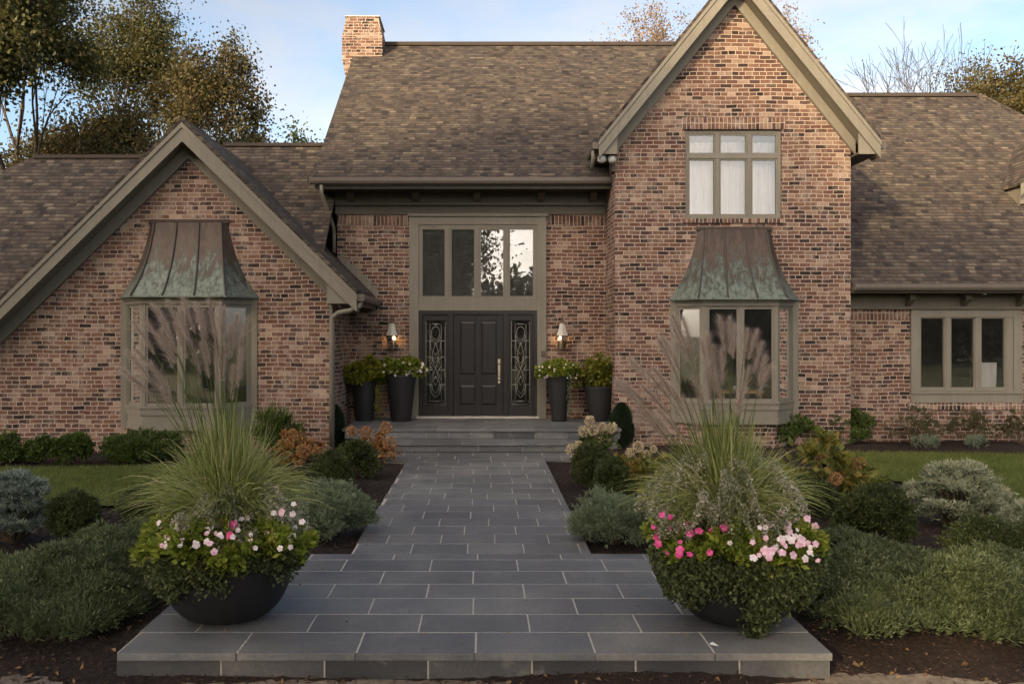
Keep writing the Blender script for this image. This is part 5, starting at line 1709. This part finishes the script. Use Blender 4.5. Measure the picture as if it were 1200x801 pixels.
def ring_foliage(name, label, cat, X, Y, z, r0, r1, zf, n, mat, ls, lw, seed, up=.2, a0=0, a1=360, lumps=None, hang=0.0):
    """leaves on a cushion ring r0..r1 around the bowl; zf(r, a) = height offset, hang = how far it droops past the rim"""
    rg = np.random.default_rng(seed)
    a = np.radians(rg.uniform(a0, a1, n)); r = np.sqrt(rg.uniform(r0 ** 2, r1 ** 2, n))
    lump = 1 + .30 * np.sin(a * 5 + r * 9) + .16 * np.sin(a * 13 - r * 17) + .1 * np.sin(a * 23)
    zz = z + zf(r, a) * lump - rg.uniform(0, 1, n) ** 2 * .10
    r = r * (1 + .05 * np.sin(a * 9) + .04 * np.sin(a * 17 + 1))
    p = np.stack([X + r * np.cos(a), Y + r * np.sin(a), zz], 1)
    d = np.stack([np.cos(a), np.sin(a), up + 0 * a], 1) + rg.normal(size=p.shape) * .6
    root = thing(name, label, cat, (X, Y, z))
    tone = .5 + .5 * np.sin(a * 8 + r * 12)
    np_mesh('foliage', leaf_quads(rg, p, d, ls, lw), 4, mat, root, rnd=np.clip(rg.uniform(0, .75, n) + .25 * tone, 0, 1))
    b = MB()
    for i in range(14):
        w_ = math.radians(a0 + (a1 - a0) * (i + .5) / 14); rr = (r0 + r1) / 2
        b.tube([(X + r0 * .6 * math.cos(w_), Y + r0 * .6 * math.sin(w_), z - .02), (X + rr * math.cos(w_), Y + rr * math.sin(w_), z + float(zf(np.array(rr), np.array(w_))) * .6)], .005, 5)
    b.build('stem', M['stem'], root)
    return root


def trail_skirt(name, label, X, Y, z, R, depth_fn, n, seed, a0=180, a1=360, mat='lf_trail'):
    """foliage hanging over the rim: ruffled tresses"""
    rg = np.random.default_rng(seed)
    root = thing(name, label, 'trailing plant', (X, Y, z))
    nt_ = 46
    P_ = []; D_ = []; b = MB()
    for i in range(nt_):
        a = math.radians(rg.uniform(a0, a1)); L_ = depth_fn(math.degrees(a)) * rg.uniform(.15, 1.25)
        m_ = n // nt_
        q = rg.uniform(0, 1, m_) ** .9
        # path: over the rim, then down hugging the bowl's curve
        s_ = q * (L_ + .14)
        over = np.minimum(s_, .14); down = np.maximum(s_ - .14, 0)
        rr = R - .10 + over + .05 - .55 * np.maximum(down - .05, 0) ** 1.3
        zz = z + .07 * np.sin(over / .14 * 2.2) - down
        aw = a + rg.normal(size=m_) * .045 / R
        rad = .058 * (1 - .35 * q)
        P_.append(np.stack([X + rr * np.cos(aw), Y + rr * np.sin(aw), zz], 1) + unit_dirs(rg, m_) * rad[:, None])
        D_.append(np.stack([np.cos(aw), np.sin(aw), 0 * aw - .15], 1) + rg.normal(size=(m_, 3)) * .7)
        b.tube([(X + (R - .1) * math.cos(a), Y + (R - .1) * math.sin(a), z), (X + (R + .03) * math.cos(a), Y + (R + .03) * math.sin(a), z + .05), (X + (R + .05) * math.cos(a), Y + (R + .05) * math.sin(a), z - .04),
                (X + (R + .04 - L_ * .4) * math.cos(a), Y + (R + .04 - L_ * .4) * math.sin(a), z - L_ * .8)], .004, 5)
    p = np.concatenate(P_); d = np.concatenate(D_)
    np_mesh('foliage', leaf_quads(rg, p, d, .036, .028), 4, M[mat], root, rnd=rg.uniform(0, 1, len(p)))
    b.build('stem', M['stem'], root)


dome = lambda top, rr: (lambda r, a: top * np.sqrt(np.clip(1 - (r / rr) ** 2, 0, 1)))
ring_foliage('white_filler_flower', 'airy white filler flowers around the grass in the left bowl planter', 'flowers', BXL + .02, BYL + .07, zt_, .16, .56, dome(.46, .66), 17000, M['fl_white'], .021, .017, 93, up=.6)
fr_ = ring_foliage('vinca', 'bright green vinca with pale pink and magenta blooms in the left bowl planter', 'flowers', BXL, BYL, zt_, .30, .62, dome(.30, .72), 4600, M['lf_vinca'], .062, .034, 94, up=.3, a0=165, a1=375)
trail_skirt('trailing_herb', 'dark ruffled trailing foliage over the rim of the left bowl planter', BXL, BYL, zt_, BR - .03, lambda a: .13 + .12 * (a < 245) + .05 * math.sin(a * .12), 11000, 95)
rgs = np.random.default_rng(3)


def blossom_on(root, X, Y, z, Rr, top, kind, pts, seed, size=1.0):
    """blooms sit on the cushion surface: solve each bloom's distance so that it lies on the dome front"""
    sp = []
    for (a, c) in pts:
        best = None
        for d in np.arange(Y - Rr - .1, Y + .1, .01):
            x, y, zz = P(a, c, d)
            rr = math.hypot(x - X, y - Y)
            zs_ = z + top * math.sqrt(max(0, 1 - (rr / Rr) ** 2))
            if rr < Rr and zz <= zs_ + .03:
                best = (x, y - .075, zz + .012); break
        if best is None:
            best = P(a, c, Y - Rr * .5)
        sp.append(best)
    blossoms(root, kind, sp, seed, size)


blossom_on(fr_, BXL, BYL, zt_, .70, .30, 'pale', [(203, 609), (209, 620), (200, 631), (225, 612), (228, 613), (240, 618), (247, 620), (253, 612), (261, 625), (246, 633), (234, 637), (312, 603), (317, 602), (326, 626), (331, 641), (344, 590), (348, 617), (346, 627), (354, 611), (343, 602), (340, 632), (186, 612)], 31, 1.0)
blossom_on(fr_, BXL, BYL, zt_, .70, .30, 'pink', [(255, 645), (247, 616), (199, 630), (330, 600)], 32, 1.15)
blossom_on(fr_, BXL, BYL, zt_, .70, .30, 'mag', [(248, 601), (262, 612), (278, 612), (273, 626), (276, 614)], 33, 1.15)

rr_ = random.Random(12)
blossom_on(fr_, BXL, BYL, zt_, .70, .30, 'pale', [(rr_.uniform(190, 345), rr_.uniform(600, 642)) for i in range(26)], 41, .8)
blossom_on(fr_, BXL, BYL, zt_, .70, .30, 'pink', [(rr_.uniform(190, 345), rr_.uniform(600, 646)) for i in range(10)], 42, .8)

# right bowl
BXR, BYR = planted_bowl('r', 862, 737, .5, .42, 1)
bowl('black bowl planter almost hidden by trailing foliage on the right end of the landing', BXR, BYR, BR + .01, BHH)
pl = []
for (a, c, l_) in ((822, 398, .34), (829, 392, .34), (836, 430, .4), (846, 410, .4), (855, 372, .42), (862, 380, .4), (887, 388, .34), (893, 402, .36), (800, 372, .4), (790, 385, .4), (776, 395, .4), (812, 440, .4), (765, 430, .4), (752, 452, .38),
                   (738, 420, .34), (722, 445, .34), (878, 430, .34), (745, 478, .34), (784, 450, .4)):
    q = P(a, c, BYR + random.Random(a).uniform(-.2, .3)); pl.append((*q, l_)); q2 = P(a + random.Random(c).uniform(-16, 16), c + random.Random(a * 3).uniform(-6, 34), BYR + random.Random(a + 1).uniform(-.25, .3)); pl.append((*q2, l_))
fountain_grass('tall fountain grass with wispy pinkish plumes in the right bowl planter', BXR - .05, BYR + .05, zt_, 96, 3600, pl, lean=-.10, spread=.95, ht=1.02)
ring_foliage('white_filler_flower', 'thick cloud of white filler flowers in the right bowl planter', 'flowers', BXR - .08, BYR + .06, zt_, .02, .60, dome(.60, .72), 22000, M['fl_white'], .021, .017, 97, up=.6)
fr_ = ring_foliage('vinca', 'bright green vinca with pink blooms in the right bowl planter', 'flowers', BXR, BYR, zt_, .32, .61, dome(.30, .72), 4700, M['lf_vinca'], .062, .034, 98, up=.3, a0=165, a1=375)
trail_skirt('trailing_herb', 'dark ruffled trailing foliage hiding most of the right bowl planter', BXR, BYR, zt_, BR, lambda a: .30 + .16 * (a > 225) * (a < 330) - .1 * (a > 255) * (a < 268), 26000, 99)
blossom_on(fr_, BXR, BYR, zt_, .72, .32, 'mag', [(776, 603), (767, 629), (769, 636), (801, 614), (806, 624), (793, 648), (794, 643), (845, 617), (816, 621)], 34, 1.15)
blossom_on(fr_, BXR, BYR, zt_, .72, .32, 'pink', [(946, 607), (955, 617), (937, 633), (934, 635), (951, 636), (912, 646), (900, 644), (925, 649), (918, 614), (921, 622), (893, 644), (930, 611)], 35, 1.2)
blossom_on(fr_, BXR, BYR, zt_, .72, .32, 'pale', [(919, 597), (901, 613), (893, 617), (912, 630), (923, 632), (920, 629), (879, 652), (939, 653), (905, 640)], 36, 1.05)

blossom_on(fr_, BXR, BYR, zt_, .72, .32, 'mag', [(rr_.uniform(765, 850), rr_.uniform(605, 650)) for i in range(12)], 43, .8)
blossom_on(fr_, BXR, BYR, zt_, .72, .32, 'pink', [(rr_.uniform(875, 955), rr_.uniform(600, 655)) for i in range(16)], 44, .85)
blossom_on(fr_, BXR, BYR, zt_, .72, .32, 'pale', [(rr_.uniform(850, 955), rr_.uniform(598, 650)) for i in range(12)], 45, .8)

# scrap of white on the landing
b = MB(); q = P(836, 753, 6.05)
b.poly([(q[0] - .02, 6.06, .006), (q[0] + .035, 6.03, .006), (q[0] + .01, 6.10, .012), (q[0] - .015, 6.09, .008)])
o = b.build('fallen_petal', M['white_fab']); o['label'] = 'single white petal lying on the landing before the right bowl planter'; o['category'] = 'petal'


# ------------------------------------------------------------------ trees
def tree(name, label, X, Y, z0, height, seed, leafm, nleaf, ls, r0=.28, levels=5, spread=.55, first=.25, barkm='bark', leaf_r=.55, twig=.01, group=None, up=.25, kids=3, ratio=.72, sides=6, cluster=1.0, top=None, wid=None):
    rg = random.Random(seed)
    nr = np.random.default_rng(seed)
    root = thing(name, label, 'tree', (X, Y, z0), group)
    b = MB(); tips = []

    def grow(p, d, L, r, lev):
        n_ = 3
        pts = [p]; rs = [r]
        q = p.copy(); dd = d.copy()
        for i in range(n_):
            dd = (dd + Vector((rg.gauss(0, .10), rg.gauss(0, .10), rg.gauss(0, .07) + .03 * up))).normalized()
            q = q + dd * (L / n_); pts.append(q.copy()); rs.append(max(twig, r * (1 - (1 - ratio) * (i + 1) / n_)))
        b.tube(pts, rs, sides if lev < 2 else (5 if lev < 3 else 3), cap=False)
        if lev >= levels:
            tips.append((pts[-1], dd)); tips.append((pts[-2], dd)); return
        if lev >= levels - 1:
            tips.append((pts[-1], dd))
        kk = kids + (1 if rg.random() < .4 else 0)
        for i in range(kk):
            a = 2 * math.pi * (i + rg.random() * .7) / kk
            side = dd.cross(Vector((0, 0, 1)) if abs(dd.z) < .95 else Vector((1, 0, 0))).normalized()
            oth = dd.cross(side).normalized()
            sp = spread * rg.uniform(.6, 1.35)
            nd = (dd + (side * math.cos(a) + oth * math.sin(a)) * sp + Vector((0, 0, up * .4))).normalized()
            st_ = pts[-1] if i else pts[-1]
            if lev > 0 and i > 1 and rg.random() < .5: st_ = pts[-2]
            grow(st_.copy(), nd, L * rg.uniform(.62, .86), rs[-1] * rg.uniform(.6, .8), lev + 1)
    grow(Vector((X, Y, z0)), Vector((rg.gauss(0, .03), rg.gauss(0, .03), 1)), height * first, r0, 0)
    if top:
        A = np.array(b.v); TT = np.array([tuple(t[0]) for t in tips])
        sz = (top - leaf_r * .4 * (nleaf > 0)) / (TT[:, 2].max() - z0); rad_ = np.percentile(np.hypot(TT[:, 0] - X, TT[:, 1] - Y), 88)
        sx = wid / rad_ if wid else sz
        sc_ = np.array([sx, sx, sz]); o_ = np.array([X, Y, z0])
        b.v = [tuple(q) for q in (A - o_) * sc_ + o_]
        tips = [(Vector(q), None) for q in (TT - o_) * sc_ + o_]
    b.build('trunk', M[barkm], root, smooth=True)
    if nleaf:
        T = np.array([tuple(t[0]) for t in tips])
        if len(T) > 30:
            T = T[nr.permutation(len(T))[:int(len(T) * cluster)]]
        k = nr.integers(0, len(T), nleaf)
        p = T[k] + nr.normal(size=(nleaf, 3)) * leaf_r * np.array([1, 1, .7]) * nr.uniform(.3, 1, (nleaf, 1))
        tone = nr.uniform(0, .5, len(T))[k]
        np_mesh('crown', leaf_quads(nr, p, unit_dirs(nr, nleaf) + np.array([0, 0, -.3]), ls, ls * .7), 4, M[leafm], root, rnd=np.clip(tone + nr.uniform(0, .5, nleaf), 0, 1))
    return root


def tree_at(px, d, *a, **k):
    return tree(a[0], a[1], (px - VX) * d / F, d, -.3, *a[2:], **k)


tree_at(40, 33, 'oak_tree', 'tallest olive brown tree filling the upper left corner behind the roof', 19, 201, 'tr_olive', 44000, .15, r0=.42, levels=5, spread=.50, first=.30, leaf_r=.7, up=.35, top=19.5, wid=4.3)
tree_at(66, 35, 'leafy_tree', 'lower brown green tree under the crowns at the left above the roof', 12, 216, 'tr_brown', 17000, .15, r0=.2, levels=5, spread=.6, first=.2, leaf_r=.7, up=.1, top=11.8, wid=2.8)
tree_at(4, 30, 'oak_tree', 'slim trunked tree at the extreme left edge behind the roof', 17, 202, 'tr_olive', 24000, .18, r0=.22, levels=5, spread=.45, first=.26, leaf_r=.7, up=.35, top=16, wid=2.2)
tree_at(128, 37, 'oak_tree', 'brownish tree in the gap between the tall corner tree and the round crowned one', 16.5, 203, 'tr_brown', 15000, .19, r0=.26, levels=5, spread=.42, first=.24, leaf_r=.6, top=12.6, wid=2.2)
tree_at(135, 41, 'oak_tree', 'high olive crown reaching over the sky above the low gable', 23, 214, 'tr_olive', 27000, .16, r0=.30, levels=5, spread=.42, first=.30, leaf_r=.8, top=21.5, wid=3.9)
tree_at(243, 34, 'round_tree', 'round crowned rust green tree rising behind the low gable peak', 13.0, 204, 'tr_brown', 14000, .14, r0=.26, levels=5, spread=.60, first=.27, leaf_r=.42, up=.15, top=14.2, wid=2.3, cluster=.8)
tree_at(362, 48, 'leafy_tree', 'small yellow green crown peeking over the low ridge beside the chimney', 11.8, 205, 'tr_green', 6000, .20, r0=.2, levels=4, spread=.5, first=.34, leaf_r=.5, top=14.3, wid=1.3)
tree_at(292, 44, 'leafy_tree', 'low green tree crown just over the ridge right of the round crowned tree', 10.5, 206, 'tr_olive', 7000, .2, r0=.2, levels=4, spread=.6, first=.32, leaf_r=.6, top=13.7, wid=1.8)
tree_at(708, 46, 'autumn_tree', 'thin golden treetop peeking over the main ridge, the leftmost', 17.2, 207, 'tr_gold', 3600, .13, r0=.16, levels=5, spread=.36, first=.35, leaf_r=.35, barkm='bark_pale', top=18.7, wid=1.2)
tree_at(790, 42, 'autumn_tree', 'taller golden tree rising behind the main ridge beside the tall gable', 18.0, 208, 'tr_gold', 12000, .13, r0=.2, levels=5, spread=.42, first=.33, leaf_r=.4, barkm='bark_pale', top=18.6, wid=2.1)
tree_at(918, 44, 'autumn_tree', 'russet treetop showing just right of the tall gable peak', 18.6, 209, 'tr_gold', 8000, .13, r0=.2, levels=5, spread=.36, first=.33, leaf_r=.4, barkm='bark_pale', top=19.3, wid=1.5)
tree_at(1012, 50, 'bare_tree', 'wide leafless tree above the right ridge beside the tall gable', 17.5, 210, None, 0, .2, r0=.24, levels=6, spread=.55, first=.38, barkm='bark_pale', twig=.022, sides=5, up=.15, top=18.8, wid=6.0)
tree_at(1104, 44, 'bare_tree', 'slender leafless tree above the right ridge with a forked trunk', 17.5, 211, None, 0, .2, r0=.18, levels=5, spread=.48, first=.42, barkm='bark_pale', twig=.022, sides=5, up=.2, top=18.6, wid=4.2)
tree_at(1152, 40, 'brown_tree', 'bushy olive brown tree above the right end of the ridge', 14.0, 212, 'tr_brown', 24000, .13, r0=.25, levels=5, spread=.50, first=.24, leaf_r=.5, top=15.6, wid=1.7)
tree_at(1222, 34, 'brown_tree', 'bushy brown tree cut by the right edge behind the hip', 12.6, 213, 'tr_brown', 17000, .16, r0=.25, levels=5, spread=.50, first=.24, leaf_r=.5, top=13.6, wid=2.0)

# the trees across the drive behind the viewer: they shade the lower house and show in the windows
SH = 'trees across the drive behind the viewer'
shade = [(-26.0, -8, 19.5, 301), (-20.5, -11, 20.2, 302), (-15.5, -8.5, 18.4, 303), (-10.8, -11.5, 18.6, 304), (-6.2, -10, 15.5, 305), (-31, -10, 20, 306), (-3.2, -15, 11.5, 307)]
for i, (x, y, h_, sd) in enumerate(shade):
    tree('maple_tree', 'broad maple across the drive behind the viewer, number of its row from the left %s' % ('fifth', 'fourth', 'third', 'second', 'first', 'sixth', 'seventh')[i] if False else ['huge maple far left across the drive', 'tall maple second in the row across the drive', 'tall maple in the middle of the row across the drive', 'medium maple right of the middle across the drive', 'smaller maple near the end of the row across the drive', 'outermost maple at the left end across the drive', 'lowest maple at the right end across the drive'][i],
         x, y, -.3, h_, sd, 'tr_dark', 44000, .26, r0=.4, levels=4, spread=.62, first=.13, leaf_r=1.5, group=SH, top=h_, wid=(3.9, 3.9, 3.6, 3.4, 2.4, 4.2, 2.0)[i])
for i, (x, y, h_, sd) in enumerate([(2.5, -34, 8.5, 311), (8, -38, 9.5, 312), (14, -30, 10.5, 313), (-2, -40, 10, 314), (21, -28, 13, 315)]):
    tree('hedgerow_tree', ['low tree straight across the drive in the hedgerow', 'low tree right of centre in the far hedgerow', 'rounded tree right in the far hedgerow', 'low tree left of centre in the far hedgerow', 'largest tree at the right end of the far hedgerow'][i],
         x, y, -.3, h_, sd, 'tr_dark', 6000, .34, r0=.2, levels=4, spread=.6, first=.2, leaf_r=1.0, group='hedgerow across the drive')

# the wood edge beyond the drive, far behind the viewer
rg = np.random.default_rng(77)
n = 60000
x = rg.uniform(-70, 70, n); y = rg.uniform(-48, -40, n)
top_ = 6.2 + 2.6 * (x < -2) + 1.3 * np.sin(x * .45) + .8 * np.sin(x * 1.3 + y) + .5 * np.sin(x * 2.9)
p = np.stack([x, y, -.3 + top_ * rg.uniform(0, 1, n) ** .8], 1)
o = np_mesh('woodland', leaf_quads(rg, p, unit_dirs(rg, n), .75, .5), 4, M['tr_dark'], rnd=rg.uniform(0, 1, n), kind='stuff')
o['label'] = 'dark wood edge far across the drive behind the viewer'; o['category'] = 'woodland'

for i, (x, y, h_, wd, sd) in enumerate([(-27, -5, 11.5, 3.2, 321), (-21.5, -7, 12.5, 3.2, 322), (-16.5, -5, 12.0, 3.0, 323), (-12.2, -7.5, 12.5, 2.8, 324), (-8.2, -5.5, 10.5, 2.4, 325)]):
    tree('spruce', ['low bushy evergreen under the leftmost big maple across the drive', 'bushy evergreen between the first two big maples across the drive', 'bushy evergreen under the middle maple across the drive', 'dense evergreen under the right hand maples across the drive', 'shortest bushy evergreen at the end of the row across the drive'][i],
         x, y, -.3, h_, sd, 'tr_dark', 17000, .32, r0=.25, levels=4, spread=.7, first=.10, leaf_r=1.3, group='evergreens under the maples across the drive', top=h_, wid=wd)

sap = tree('sapling', 'thin sapling twigs with yellow green leaves at the right edge before the brick', 9.25, 14.6, ZB, 2.6, 401, 'tr_green', 260, .075, r0=.018, levels=3, spread=.5, first=.3, leaf_r=.14, twig=.004, top=2.35, wid=.42)

rg = np.random.default_rng(91)
n = 130
x = rg.uniform(-2.3, 2.2, n); y = 5.96 + 9.8 * rg.uniform(0, 1, n) ** 1.3
x = np.where(y > 8.55, rg.choice([-1.22, .98], n) + rg.normal(size=n) * .07, x)
p = np.stack([x, y, np.full(n, .004)], 1); d = unit_dirs(rg, n); d[:, 2] = np.abs(d[:, 2]) * .15
o = np_mesh('leaf_litter', leaf_quads(rg, p, d, .022, .014, .3), 4, M['litter'], rnd=rg.uniform(0, 1, n), kind='stuff')
o['label'] = 'tiny dry leaf scraps and bark bits lying on the bluestone walk'; o['category'] = 'leaves'
